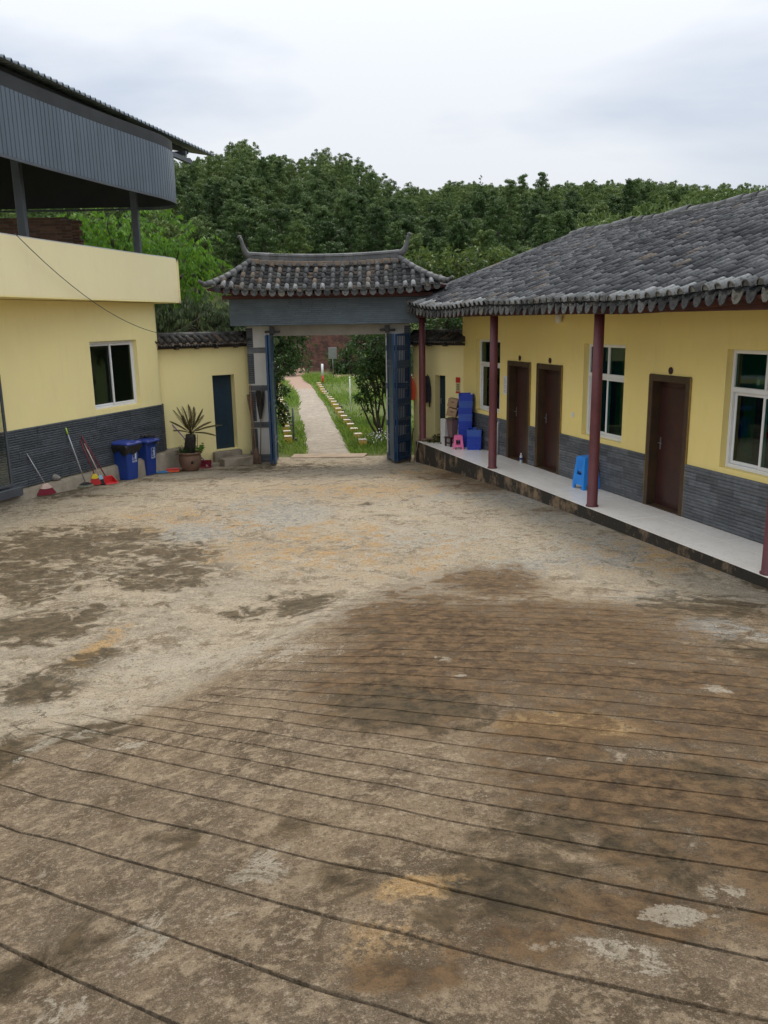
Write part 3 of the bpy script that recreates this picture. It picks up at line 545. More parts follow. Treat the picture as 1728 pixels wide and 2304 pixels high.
mpn = N(t, 'ShaderNodeMapping'); mpn.inputs['Scale'].default_value = (2.2, 2.2, .35); t.links.new(p, mpn.inputs[0])
red = mixc(t, ramp(t, noise(t, 1.0, 7, .65, mpn.outputs[0]), [(.42, 0.), (.58, 1.)]), (0.080, 0.038, 0.026), (0.040, 0.022, 0.017))
c = mixc(t, steep, c, red)
far = mth(t, 'MULTIPLY', mth(t, 'SUBTRACT', xyz[1], 70.0), .08, clamp=True)
c = mixc(t, far, c, (0.035, 0.05, 0.02))
t.links.new(c, b.inputs['Base Color']); b.inputs['Roughness'].default_value = .95; b.inputs['Specular IOR Level'].default_value = .1
bump(t, b, noise(t, 3, 7, .7, p), .8, .15); M_['land'] = m
lm = build_land(); lm.materials.append(M_['land']); put('terrain', lm, kind='structure')

# concrete path from the gate to the cross road
PC = [(-1.52, 23.25), (-1.66, 24.5), (-2.15, 29), (-2.75, 34), (-3.55, 41), (-4.45, 47.5), (-5.3, 52.5), (-6.3, 57), (-7.4, 61)]
PWD = [.76, .74, .72, .70, .69, .70, .8, 1.1, 1.9]
m, t, b, o = new_mat('gravelly_concrete'); p = pos(t); xyz = zof(t)
c = mixc(t, ramp(t, noise(t, 1.0, 7, .65, p), [(.35, 0.), (.7, 1.)]), (0.33, 0.285, 0.215), (0.24, 0.20, 0.15))
c = mixc(t, ramp(t, noise(t, 4.5, 8, .7, p, .5), [(.44, .8), (.53, 0.)]), c, (0.19, 0.155, 0.115))
c = mixc(t, ramp(t, noise(t, 2.2, 6, .7, p), [(.55, 0.), (.63, .6)]), c, (0.43, 0.375, 0.29))
c = mixc(t, mth(t, 'MULTIPLY', mth(t, 'SUBTRACT', xyz[1], 47.0), .6, clamp=True), c, mixc(t, noise(t, 1.6, 5, .6, p), (0.33, 0.205, 0.135), (0.25, 0.145, 0.095)))
c = mixc(t, ramp(t, noise(t, 26, 6, .7, p), [(.46, 0.), (.58, .8)]), c, (0.19, 0.155, 0.12))
t.links.new(c, b.inputs['Base Color']); b.inputs['Roughness'].default_value = .9; bump(t, b, noise(t, 45, 6, .7, p), .5, .02); M_['path'] = m
def ribbon(name, cl, wd, mat, dz, nx=7):
    cl = np.array(cl, float); ss = np.linspace(0, len(cl) - 1, 70); cx = np.interp(ss, range(len(cl)), cl[:, 0]); cy = np.interp(ss, range(len(cl)), cl[:, 1]); ww = np.interp(ss, range(len(cl)), wd)
    tx = np.gradient(cx); ty = np.gradient(cy); L = np.hypot(tx, ty); nxv = ty / L; nyv = -tx / L
    u = np.linspace(-1, 1, nx); W = ww[:, None] * u[None] * (1 + .10 * vnoise(ss[:, None] * 2.1, u[None] * 0 + np.sign(u)[None] * 9, 61, 3))
    X = cx[:, None] + nxv[:, None] * W; Y = cy[:, None] + nyv[:, None] * W; Z = land(X, np.maximum(Y, 24)) + dz - .05 * (np.abs(u)[None] > .99)
    i = np.arange(69)[:, None] * nx + np.arange(nx - 1)[None]
    me = np_mesh(name, np.stack([X, Y, Z], -1).reshape(-1, 3), np.stack([i, i + 1, i + nx + 1, i + nx], -1).reshape(-1, 4), True); me.materials.append(mat)
    return put(name, me, kind='structure')
ribbon('path', PC, PWD, M_['path'], .035)
ribbon('road', [(-40, 60.2), (-20, 59.6), (-7, 59.3), (4, 58.6), (20, 58.5), (45, 59)], [1.1] * 6, M_['path'], .05)
M_['apron'] = pm('earthy_concrete', (0.33, 0.245, 0.165), (0.22, 0.165, 0.11), 3, .9, .4, 30)
MB().prism([(-2.6, 23.05), (-.55, 23.0), (-.45, 23.62), (-2.55, 23.72)], -.75, -.592).build('path_apron', M_['apron'], kind='structure')

# ================================================================== BUILDINGS
def wall_open(mb, u0, u1, z0, z1, y0, y1, ops):
    u = u0
    for a, b_, c_, d_ in sorted(ops):
        if a > u: mb.box(u, a, y0, y1, z0, z1)
        if c_ > z0: mb.box(a, b_, y0, y1, z0, c_)
        if d_ < z1: mb.box(a, b_, y0, y1, d_, z1)
        u = b_
    if u < u1: mb.box(u, u1, y0, y1, z0, z1)
    return mb
def frame_rect(mb, u0, u1, z0, z1, w_, y0, y1):
    mb.bbox(u0, u0 + w_, y0, y1, z0, z1, .004); mb.bbox(u1 - w_, u1, y0, y1, z0, z1, .004)
    mb.bbox(u0 + w_ + .001, u1 - w_ - .001, y0 + .002, y1 - .002, z0, z0 + w_, .004); mb.bbox(u0 + w_ + .001, u1 - w_ - .001, y0 + .002, y1 - .002, z1 - w_, z1, .004)
    return mb
def ridged_tile(L, Hh, ridges, th=.022):
    """slate strip: split face with horizontal ridges; local x 0..L, z 0..H, front toward -y"""
    mb = MB(); zs = []; ys = []
    for k in range(ridges):
        zb = Hh * k / ridges; zt = Hh * (k + 1) / ridges; q = zt - zb
        zs += [zb + .06 * q, zb + .30 * q, zb + .72 * q, zb + .96 * q]; ys += [-th * .42, -th, -th * .9, -th * .42]
    zs[0] = 0; zs[-1] = Hh; n = len(zs)
    vs = [(0, y, z) for y, z in zip(ys, zs)] + [(L, y, z) for y, z in zip(ys, zs)] + [(0, 0, 0), (0, 0, Hh), (L, 0, 0), (L, 0, Hh)]
    fs = [(k, n + k, n + k + 1, k + 1) for k in range(n - 1)] + [tuple([2*n] + list(range(n)) + [2*n+1])] + [tuple([2*n+3] + list(reversed(range(n, 2*n))) + [2*n+2])]
    fs += [(n - 1, 2*n - 1, 2*n+3, 2*n+1), (0, 2*n, 2*n+2, n)]
    return mb.add(vs, fs)
_tc = {}
def tile_courses(parent, u0, u1, z0, course, ncourse, L, ridges, mat, seed, place=None, yoff=0.0):
    r_ = random.Random(seed)
    for k in range(ncourse):
        u = u0 - (L * r_.uniform(.2, .8) if k else 0); 
        while u < u1 - .02:
            a = max(u, u0); b_ = min(u + L, u1)
            if b_ - a > .03:
                ln = round((b_ - a) / .02) * .02 if (b_ - a) < L - 1e-6 else L
                key = (round(ln, 3), course, ridges, mat.name)
                if key not in _tc:
                    me = ridged_tile(ln - .004, course - .005, ridges).mesh('tile'); me.materials.append(mat); _tc[key] = me
                M = (place(a, z0 + k * course) if place else Matrix.Translation((a + .002, yoff + r_.uniform(-.003, .003), z0 + k * course + .0025))) @ Matrix.Rotation(r_.uniform(-.004, .004), 4, 'Y')
                put('tile', _tc[key], parent, M)
            u += L

def barrel_mesh(name, L, r0, r1, th=.015, n=8, lift=.012, cap=False):
    """half-round cover tile: y 0 (lower end) to L, arch toward +z"""
    mb = MB(); vs = []
    for (y, r_, dz) in ((0, r0, lift), (L, r1, 0)):
        for q in (0, th):
            for k in range(n + 1):
                a = math.pi * k / n; vs.append((-(r_ - q) * math.cos(a), y, (r_ - q) * 1.15 * math.sin(a) + dz - (0 if True else 0)))
    m = n + 1; o0, i0, o1, i1 = 0, m, 2*m, 3*m
    fs = []
    for k in range(n):
        fs.append((o0+k, o0+k+1, o1+k+1, o1+k)); fs.append((o0+k+1, o0+k, i0+k, i0+k+1))
    mb.add(vs, fs[0::2], True); mb.f += [f for f in fs[1::2]]; mb.sm += [False] * n
    if cap: mb.add([(p[0] * 1.0, .018, p[2]) for p in vs[i0:i0+m]], [tuple(range(m))])
    me = mb.mesh(name); return me
def pan_mesh(name, L, w_, dip, n=4, lift=.012, th=.012):
    mb = MB(); vs = []
    for y, dz in ((0, lift), (L, 0)):
        for k in range(n + 1):
            f = k / n * 2 - 1; vs.append((f * w_, y, dip * f * f + dz))
    for k in range(n + 1):
        f = k / n * 2 - 1; vs.append((f * w_, 0, dip * f * f + lift - th))
    m = n + 1
    mb.add(vs, [(k, k+1, m+k+1, m+k) for k in range(n)], True); mb.f += [(2*m+k, 2*m+k+1, k+1, k) for k in range(n)]; mb.sm += [False] * n
    return mb.mesh(name)
def drip_mesh(name, w_, h):
    """hanging tongue at the end of a pan row"""
    mb = MB(); pts = [(-w_, .02), (-w_ * .96, -.3 * h), (-w_ * .78, -.66 * h), (-w_ * .4, -.93 * h), (0, -h), (w_ * .4, -.93 * h), (w_ * .78, -.66 * h), (w_ * .96, -.3 * h), (w_, .02), (w_ * .5, -.012), (-w_ * .5, -.012)]
    n = len(pts); vs = [(x, -.012 + .02 * z / h, z) for x, z in pts] + [(x, .004 + .02 * z / h, z) for x, z in pts]
    # raised rim on the face
    ins = [(x * .72, z * .72 - .01) for x, z in pts]; b0 = 2 * n
    vs += [(x, -.004 + .02 * z / h, z) for x, z in ins]
    fs = [(i, (i+1) % n, b0+(i+1) % n, b0+i) for i in range(n)] + [tuple(b0+i for i in range(n))] + [tuple(n+i for i in reversed(range(n)))] + [((i+1) % n, i, n+i, n+(i+1) % n) for i in range(n)]
    return mb.add(vs, [tuple(reversed(f)) for f in fs]).mesh(name)

# ------------------------------------------------------------------ long low building on the right
RB_LOC, RB_ROT = Vector((2.874, 18.9, 0)), R(-72.912)
rb = thing('guest_building', 'long low yellow building with grey tiled roof and red columns', 'building', RB_LOC, RB_ROT)
RBM = Matrix.Translation(RB_LOC) @ Matrix.Rotation(RB_ROT, 4, 'Z')
W1, W2, W3 = (-1.87, -.50), (3.18, 4.54), (7.11, 8.50)
D1, D2, D3 = (0.0, 1.0), (1.40, 2.36), (5.36, 6.32)
ops = [(a, b_, .92, 2.63) for a, b_ in (W1, W2, W3, (11.0, 12.4))] + [(a, b_, 0.0, 2.135) for a, b_ in (D1, D2, D3)]
S0, S1 = -2.74, 13.4
wl = MB(); wall_open(wl, S0, S1, -.02, 3.66, 0, .22, ops)
wl.box(S0, S0 + .22, .221, 7.2, -.3, 3.66); wl.box(S1 - .22, S1, .221, 7.2, -.3, 3.66); wl.box(S0 + .221, S1 - .221, 7.0, 7.2, -.3, 3.66)
wall_r = wl.build('wall', M_['wall'], rb)
g = MB(); g.add([(S0 + .02, .02, 3.66), (S0 + .02, 7.2, 3.66), (S0 + .02, 3.73, 5.05), (S0 + .2, .02, 3.66), (S0 + .2, 7.2, 3.66), (S0 + .2, 3.73, 5.05)], [(0, 2, 1), (3, 4, 5), (0, 3, 5, 2), (1, 2, 5, 4), (0, 1, 4, 3)]); g.build('gable', M_['wall'], rb)
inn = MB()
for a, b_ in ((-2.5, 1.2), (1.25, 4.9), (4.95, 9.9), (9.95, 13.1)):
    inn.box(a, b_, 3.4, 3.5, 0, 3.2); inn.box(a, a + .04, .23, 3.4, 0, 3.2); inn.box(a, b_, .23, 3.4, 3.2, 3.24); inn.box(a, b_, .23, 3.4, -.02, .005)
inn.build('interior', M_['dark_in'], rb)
# slate dado
dado = MB()
for a, b_ in ((S0, D1[0] - .045), (D1[1] + .045, D2[0] - .045), (D2[1] + .045, D3[0] - .045), (D3[1] + .045, S1)):
    dado.box(a + .004, b_ - .004, -.018, -.001, .003, .845)
dado_r = dado.build('dado', M_['grout'], rb)
for k, (a, b_) in enumerate(((S0, D1[0] - .05), (D1[1] + .05, D2[0] - .05), (D2[1] + .05, D3[0] - .05), (D3[1] + .05, 10.0))):
    tile_courses(dado_r, a + .005, b_ - .005, .006, .105, 8, .5, 2, M_['slate_r'], 20 + k, yoff=-.0185)
# doors
for k, (a, b_) in enumerate((D1, D2, D3)):
    f = MB(); f.bbox(a - .04, a + .055, -.035, .21, 0, 2.19, .005); f.bbox(b_ - .055, b_ + .04, -.035, .21, 0, 2.19, .005); f.bbox(a + .056, b_ - .056, -.033, .21, 2.08, 2.188, .005)
    f.bbox(a + .056, b_ - .056, -.03, .21, .001, .018, .004)
    df = f.build('door_frame', M_['frame_wood'], rb)
    e = MB(); e.box(b_ + .041, b_ + .056, -.030, -.002, 0, 2.17); e.box(a - .056, a - .041, -.030, -.002, 0, 2.17); e.build('edge_strip', M_['gold'], df)
    l = MB(); x0, x1 = a + .06, b_ - .06
    l.box(x0, x1, .135, .175, .02, 2.075)
    for (p0, p1, q0, q1) in ((.06, .94, .04, .96),):
        X0 = x0 + (x1 - x0) * p0; X1 = x0 + (x1 - x0) * p1; Z0 = 2.07 * q0; Z1 = 2.07 * q1; l.bbox(X0, X1, .130, .136, Z0, Z1, .005)
    dl = l.build('door', M_['door'], rb)
    h = MB(); h.bbox(x0 + .05, x0 + .085, .124, .134, .95, 1.15, .003); h.tube([(x0 + .067, .124, 1.06), (x0 + .067, .085, 1.06), (x0 + .17, .08, 1.06)], .009, 6); h.build('handle', M_['alu'], dl)
# windows
def upvc_window(par, a, b_, z0, z1, tr, curtain=True, gl=M_['glass']):
    f = MB(); frame_rect(f, a + .004, b_ - .004, z0 + .004, z1 - .004, .055, .10, .17)
    wd = None
    if tr: f.bbox(a + .061, b_ - .061, .098, .168, tr - .035, tr + .035, .004); mid = (a + b_) / 2; f.bbox(mid - .025, mid + .025, .102, .166, tr + .036, z1 - .061, .004)
    wd = f.build('window', M_['upvc'], par); top = tr - .036 if tr else z1 - .06
    mid = (a + b_) / 2
    s1 = MB(); frame_rect(s1, a + .062, mid + .03, z0 + .062, top - .002, .045, .137, .162); s1.build('sash', M_['upvc'], wd)
    s2 = MB(); frame_rect(s2, mid - .03, b_ - .062, z0 + .062, top - .002, .045, .106, .133); s2.build('sash', M_['upvc'], wd)
    MB().box(a + .108, mid - .016, .148, .152, z0 + .108, top - .048).build('pane', gl, wd)
    MB().box(mid + .016, b_ - .108, .117, .121, z0 + .108, top - .048).build('pane', gl, wd)
    if tr:
        MB().box(a + .06, mid - .026, .13, .134, tr + .036, z1 - .06).build('pane', gl, wd); MB().box(mid + .026, b_ - .06, .13, .134, tr + .036, z1 - .06).build('pane', gl, wd)
    MB().box(a + .003, b_ - .003, .003, .102, z0 - .012, z0 + .004).build('sill', M_['wall'], wd)
    if tr: MB().add([(a + .03, .24, tr), (b_ - .03, .24, tr), (b_ - .03, .24, z1), (a + .03, .24, z1)], [(0, 1, 2, 3)]).build('reflection_sheet', M_['reflection_sheet'], wd)  # sheet added behind the upper panes, coloured like their reflection
    if curtain:
        for (c0, c1) in ((a + .05, a + .30), (mid - .02, mid + .42)):
            cm = MB(); n = 26; vs = []
            for i in range(n + 1):
                x = c0 + (c1 - c0) * i / n; y = .30 + .025 * math.sin(i * 1.45) + .01 * math.sin(i * .6)
                vs += [(x, y, z0 - .1), (x, y, z1 - .05)]
            cm.add(vs, [(2*i, 2*i+2, 2*i+3, 2*i+1) for i in range(n)], True); cm.build('curtain', M_['curtain'], wd)
    return wd
for a, b_ in (W1, W2, W3): upvc_window(rb, a, b_, .92, 2.63, 2.06, True, M_['glass_green'])
# columns and eave beam
for s in (-3.355, 1.165, 5.18, 9.27, 13.1):
    cmb = MB(); nn_ = -.868 if s < -3 else -.925
    cmb.lathe([(.0, 0), (.105, 0), (.105, .02), (.088, .03), (.086, 1.6), (.082, 3.16), (0, 3.16)], 20, (s, nn_, 0)); cmb.build('column', M_['red_paint'], rb)
MB().bbox(-3.62, 13.5, -.995, -.855, 3.162, 3.335, .01).build('eave_beam', M_['eave_wood'], rb)
tb = MB()
for s in (-3.355, 1.165, 5.18, 9.27): tb.bbox(s - .06, s + .06, -.853, -.002, 3.18, 3.33, .008)
tb.build('tie_beam', M_['eave_wood'], rb)
# roof
E_Y, E_Z, RG_Y = -1.20, 3.335, 3.73; RA = R(20.6); RT = (RG_Y - E_Y) / math.cos(RA); VS0, VS1 = -3.95, 13.6
def rlift(s): return .15 * float(S((-1.4 - s) / 2.6)) ** 1.5 + .06 * float(S((s - 7.2) / 2.2)) + .012 * math.sin(s * 1.7)
def rpos(s, t, up=0.0):
    l = rlift(s) * (1 - t / RT)
    return Vector((s, E_Y + t * math.cos(RA) - up * math.sin(RA), E_Z + t * math.sin(RA) + l + up * math.cos(RA) + .015 * math.sin(s * .9 + t)))
deck = MB(); ns_, nt_ = 40, 8; vs = []
for i in range(ns_ + 1):
    for j in range(nt_ + 1): vs.append(rpos(VS0 + (VS1 - VS0) * i / ns_, RT * j / nt_, -.08))
n0 = len(vs)
vs += [v - Vector((0, 0, .05)) for v in vs]
fs = []
for i in range(ns_):
    for j in range(nt_):
        q = i * (nt_ + 1) + j; fs.append((q, q + nt_ + 1, q + nt_ + 2, q + 1)); fs.append((n0 + q, n0 + q + 1, n0 + q + nt_ + 2, n0 + q + nt_ + 1))
    q = i * (nt_ + 1); fs.append((q + nt_ + 1, q, n0 + q, n0 + q + nt_ + 1))
for j in range(nt_):
    fs.append((j, j + 1, n0 + j + 1, n0 + j)); q = ns_ * (nt_ + 1) + j; fs.append((q + 1, q, n0 + q, n0 + q + 1))
deck.add(vs, fs)
deck.add([(VS0, RG_Y, 5.10), (VS1, RG_Y, 5.10), (VS1, 8.4, 3.35), (VS0, 8.4, 3.35)], [(0, 1, 2, 3)])
roof = deck.build('roof', M_['eave_wood'], rb)
fb = MB(); n = 60; vs = []
for i in range(n + 1):
    s = VS0 + .05 + (VS1 - VS0 - .1) * i / n; p = rpos(s, 0, 0); vs += [(s, E_Y + .10, p.z - .17), (s, E_Y + .10, p.z - .075), (s, E_Y + .13, p.z - .075), (s, E_Y + .13, p.z - .17)]
fb.add(vs, [f for i in range(n) for f in ((4*i, 4*i+4, 4*i+5, 4*i+1), (4*i+2, 4*i+6, 4*i+7, 4*i+3), (4*i+3, 4*i+7, 4*i+4, 4*i))]); fb.build('eave_board', M_['eave_wood'], roof)
BSP = .242
bl_r = barrel_mesh('roof_tile', .36, .083, .079, lift=.003); bl_r.materials.append(M_['tile'])
bl_e = barrel_mesh('roof_tile', .42, .079, .069, lift=.010, cap=True); bl_e.materials.append(M_['tile_end'])
dr = drip_mesh('drip_tile', .088, .155); dr.materials.append(M_['tile_drip'])
pn = pan_mesh('pan', .36, .112, .05)
cols = np.arange(VS0 + .18, VS1 - .05, BSP); EXP = .315; ncr = int(RT / EXP)
cand = []; r_ = random.Random(5)
def tmat(s, t, jit=1.0):
    p = rpos(s, t, .022); a2 = RA - rlift(s) / RT
    return Matrix.Translation(p + Vector((r_.uniform(-.006, .006) * jit, 0, r_.uniform(-.003, .005) * jit))) @ Matrix.Rotation(a2 + r_.uniform(-.008, .008) * jit, 4, 'X') @ Matrix.Rotation(r_.uniform(-.014, .014) * jit, 4, 'Z')
for i, s in enumerate(cols):
    off_ = random.Random(i).uniform(0, .55) * EXP
    for k in range(ncr + 1):
        t = k * EXP - (off_ if k else 0); wpt = RBM @ rpos(s, t)
        v = wpt - Vector((0, 0, CAM_Z)); dpt = v.dot(_f); px = (v.dot(CR) / dpt) * F_PX + 864; py = 1152 - v.dot(CU) / dpt * F_PX
        vis = dpt > 1 and px < 1790 and py > 300
        cand.append((v.length if vis else 1e6 + v.length, i, k, s, t))
cand.sort(); near = set((c_[1], c_[2]) for c_ in cand[:300])
st_v = []; st_f = []; st_s = []
stuff_end = MB(); stuff = MB()
for d_, i, k, s, t in cand:
    if d_ > 1e6 + 26: continue
    M = tmat(s, t)
    if (i, k) in near: put('roof_tile', bl_e if k == 0 else bl_r, roof, M)
    else:
        me = bl_r; tgt = stuff_end if k == 0 else stuff
        tgt.add([M @ v.co for v in me.vertices], [tuple(pl.vertices) for pl in me.polygons]); tgt.sm[-len(me.polygons):] = [pl.use_smooth for pl in me.polygons]
stuff.build('roof_tiles', M_['tile'], roof, kind='stuff'); stuff_end.build('eave_tiles', M_['tile_end'], roof, kind='stuff')
pans = MB()
for s in np.arange(VS0 + .18 - BSP / 2, VS1, BSP):
    for k in range(ncr + 1):
        M = Matrix.Translation(rpos(s, k * EXP, -.07)) @ Matrix.Rotation(RA, 4, 'X'); pans.add([M @ v.co for v in pn.vertices], [tuple(pl.vertices) for pl in pn.polygons])
    if s < 10.2:
        p = rpos(s, 0); put('drip_tile', dr, roof, Matrix.Translation((s + r_.uniform(-.008, .008), p.y - .012, p.z - .012 + r_.uniform(-.008, .008))) @ Matrix.Rotation(r_.uniform(-.06, .06), 4, 'Y') @ Matrix.Rotation(r_.uniform(-.12, .12), 4, 'Z'))
pans.build('pan_tiles', M_['pan'], roof, kind='stuff')
# verge and ridge
vg = MB(); 
for k in range(14):
    t0 = k * RT / 14
    M = Matrix.Translation(rpos(VS0 + .04, t0, .045)) @ Matrix.Rotation(RA, 4, 'X'); me = bl_r; vg.add([M @ (v.co * 1.02) for v in me.vertices], [tuple(pl.vertices) for pl in me.polygons])
    M = Matrix.Translation(rpos(VS0 + .13, t0 + .1, .018)) @ Matrix.Rotation(RA, 4, 'X'); vg.add([M @ v.co for v in me.vertices], [tuple(pl.vertices) for pl in me.polygons])
vg.build('verge_tiles', M_['tile'], roof, kind='stuff')
rgz = E_Z + RT * math.sin(RA)
rg = MB()
for k in range(40):
    a = VS0 - .03 + k * .44; dz = .02 * math.sin(k * 1.3); rg.bbox(a, a + .436, RG_Y - .13 + .01 * math.sin(k * 2.1), RG_Y + .13, rgz - .06, rgz + .11 + dz, .01)
rg.build('ridge_base', M_['ridge'], roof)
rt_me = barrel_mesh('ridge_tile', .45, .12, .11, .02, 8, .012); rt_me.materials.append(M_['ridge'])
for k in range(34):
    a = VS0 - .04 + (k + 1) * .42
    put('ridge_tile', rt_me, roof, Matrix.Translation((a, RG_Y, rgz + .085 + .02 * math.sin(k * 1.3) + r_.uniform(-.01, .012))) @ Matrix.Rotation(R(90) + r_.uniform(-.04, .04), 4, 'Z') @ Matrix.Rotation(r_.uniform(-.03, .03), 4, 'X'))

# tiled platform along the building
plat = MB(); poly = [(-3.45, -1.03), (13.4, -1.03), (13.4, -.02), (-2.9, -.02), (-2.76, .05), (-3.98, -.62)]
plat.prism(poly, -1.0, -.013)
m, t, b, o = new_mat('mossy_plinth'); p = pos(t)
mpn = N(t, 'ShaderNodeMapping'); mpn.inputs['Scale'].default_value = (1, 1, .75); t.links.new(p, mpn.inputs[0])
c = mixc(t, ramp(t, noise(t, 1.4, 6, .6, p), [(.35, 0.), (.65, 1.)]), (0.22, 0.155, 0.095), (0.30, 0.20, 0.11))
c = mixc(t, ramp(t, noise(t, 2.1, 9, .68, mpn.outputs[0]), [(.38, 0.), (.50, .96)]), c, (0.022, 0.019, 0.013))
c = mixc(t, ramp(t, noise(t, 14, 6, .7, mpn.outputs[0]), [(.6, 0.), (.75, .6)]), c, (0.26, 0.19, 0.13))
t.links.new(c, b.inputs['Base Color']); b.inputs['Roughness'].default_value = .92; bump(t, b, noise(t, 18, 7, .7, p), .8, .03); M_['plinth'] = m
plt = plat.build('platform', M_['plinth'], None, M=None); plt.location = RB_LOC; plt.rotation_euler = (0, 0, RB_ROT); plt['kind'] = 'structure'
m, t, b, o = new_mat('white_floor_tile'); p = pos(t)
c = mixc(t, ramp(t, noise(t, .8, 5, .6, p), [(.4, 0.), (.7, 1.)]), (0.84, 0.785, 0.70), (0.76, 0.70, 0.61))
c = mixc(t, ramp(t, noise(t, 2.5, 8, .7, p, 1.5), [(.49, 0.), (.505, .35), (.52, 0.)]), c, (0.42, 0.40, 0.38))
c = mixc(t, ramp(t, noise(t, 4, 7, .7, p), [(.6, 0.), (.8, .35)]), c, (0.46, 0.38, 0.28))
t.links.new(c, b.inputs['Base Color']); b.inputs['Roughness'].default_value = .24; b.inputs['Specular IOR Level'].default_value = .3; M_['floor_tile'] = m
ftm = {}
def floor_tile(x0, x1, y0, y1):
    k = (round(x1 - x0, 3), round(y1 - y0, 3))
    if k not in ftm: ftm[k] = MB().bbox(0, k[0] - .003, 0, k[1] - .003, -.012, 0, .0015).mesh('floor_tile'); ftm[k].materials.append(M_['floor_tile'])
    put('floor_tile', ftm[k], plt, Matrix.Translation((x0, y0, random.uniform(-.0008, .0008))))
for k in range(21):
    x0 = -3.40 + .8 * k
    floor_tile(x0, x0 + .8, -1.035, -.40)
    floor_tile(x0 if k else -3.2, x0 + .8, -.40, -.003 if k else -.36)

# ------------------------------------------------------------------ two-storey building on the left
LBO, LBR = Vector((-7.167, 15.997, 0.0)), math.atan2(.946, .324)
lb = thing('left_building', 'cream and yellow building with slate dado and metal canopy above', 'building', LBO, LBR)
LM = Matrix.Translation(LBO) @ Matrix.Rotation(LBR, 4, 'Z')
wl = MB(); wall_open(wl, -6.3, 5.02, .0, 3.62, 0, .24, [(2.575, 4.28, 1.27, 2.77)])
arc = [(5.0201 + .42 * math.sin(a), .42 - .42 * math.cos(a)) for a in np.linspace(0, R(90), 9)]
wl.strip(arc + [(5.44, .6), (5.44, 6.0)], .0, 3.62, .24)
wl.build('wall', M_['wall_left'], lb)
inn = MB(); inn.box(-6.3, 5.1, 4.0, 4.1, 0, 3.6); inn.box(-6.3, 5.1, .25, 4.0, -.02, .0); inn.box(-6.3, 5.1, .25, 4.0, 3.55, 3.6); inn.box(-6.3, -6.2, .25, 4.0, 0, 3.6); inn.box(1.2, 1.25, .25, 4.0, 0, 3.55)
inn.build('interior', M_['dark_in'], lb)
dd = MB(); dd.box(-2.6, 5.02, -.018, -.001, .01, 1.165)
dd.strip([(5.0201 + .438 * math.sin(a), .42 - .438 * math.cos(a)) for a in np.linspace(0, R(90), 9)] + [(5.458, .75)], .01, 1.165, .016)
dado_l = dd.build('dado', M_['grout'], lb)
tile_courses(dado_l, -1.6, 5.02, .012, .144, 8, .62, 3, M_['slate'], 50, yoff=-.0185)
def arcplace(a, z):
    an = a / .44; an = min(an, R(90)); return Matrix.Translation((5.0201 + .441 * math.sin(an), .42 - .441 * math.cos(an), z + .0025)) @ Matrix.Rotation(an + .16, 4, 'Z')
tile_courses(dado_l, .0, .69, .012, .144, 8, .138, 3, M_['slate'], 51, place=arcplace)
upvc_window(lb, 2.575, 4.28, 1.27, 2.77, None, False)
# glazed entrance leaf and metal threshold at the near end
gd = MB(); frame_rect(gd, -1.75, -.30, .14, 2.26, .05, -.19, -.15); gdo = gd.build('glass_door', M_['grey_metal'], lb)
MB().box(-1.70, -.35, -.172, -.167, .19, 2.21).build('pane', M_['glass_clear'], gdo)
MB().bbox(-2.4, -.14, -.26, -.02, -.06, .11, .006).build('threshold', M_['grey_metal'], lb)
# slab, parapet
PP = [(-7.9, 8.0), (-7.42, 10.5), (-6.95, 12.9), (-6.52, 15.07), (-6.26, 16.4), (-5.88, 18.0), (-5.53, 19.5), (-5.2, 20.75), (-5.07, 21.3), (-5.1, 21.7), (-5.3, 21.95), (-5.7, 22.05), (-12.0, 21.95)]
def smooth_path(P, n=6):
    P = [Vector(p) for p in P]; out = []
    for i in range(len(P) - 1):
        p0, p1, p2, p3 = P[max(i-1, 0)], P[i], P[i+1], P[min(i+2, len(P)-1)]
        for k in range(n):
            t = k / n; out.append(0.5 * ((2*p1) + (-p0+p2)*t + (2*p0-5*p1+4*p2-p3)*t*t + (-p0+3*p1-3*p2+p3)*t**3))
    out.append(P[-1]); return out
ppath = [(p.x, p.y) for p in smooth_path(PP)]
MB().strip(ppath, 3.66, 4.68, .16).build('parapet', M_['parapet'], lb, world=True)
MB().strip(ppath, 4.681, 4.70, .15).build('parapet_cap', M_['white_wall'], lb, world=True)
MB().prism(ppath[:-1] + [(-12, 21.8), (-13, 8)], 3.63, 3.659).build('floor_slab', M_['wall_left'], lb, world=True)
# canopy band of ribbed cladding
FPt = [(-7.9, 8.0), (-7.35, 10.5), (-6.8, 12.9), (-6.33, 14.98), (-6.06, 16.15), (-5.58, 17.95), (-5.14, 19.4), (-4.93, 20.1), (-4.84, 20.7), (-4.88, 21.2), (-5.08, 21.65), (-5.5, 21.92), (-6.2, 21.95), (-9.4, 21.95), (-13.0, 21.9)]
fp = smooth_path(FPt, 10)
# resample evenly
seg = [0]; 
for i in range(1, len(fp)): seg.append(seg[-1] + (fp[i] - fp[i-1]).length)
def along(path, seg, s):
    s = max(0, min(seg[-1] - 1e-6, s)); k = int(np.searchsorted(seg, s, side='right') - 1); k = min(k, len(path) - 2); f = (s - seg[k]) / (seg[k+1] - seg[k])
    p = path[k].lerp(path[k+1], f); t = (path[k+1] - path[k]).normalized(); return p, t
band = MB().strip([(p.x, p.y) for p in fp], 5.97, 7.29, .05).build('canopy_band', M_['dark_in'], lb, world=True)
SW = .118; me_s = {}
prof = [(-.5, .0), (-.42, -.002), (-.36, -.016), (.36, -.016), (.42, -.002), (.5, .0)]
mb = MB(); vs = []
for z in (5.95, 7.05): vs += [(u * SW, y - .003, z) for u, y in prof]
mb.add(vs, [(k, k+1, 7+k, 6+k) for k in range(5)]); strip_me = mb.mesh('cladding_strip'); strip_me.materials.append(M_['cladding'])
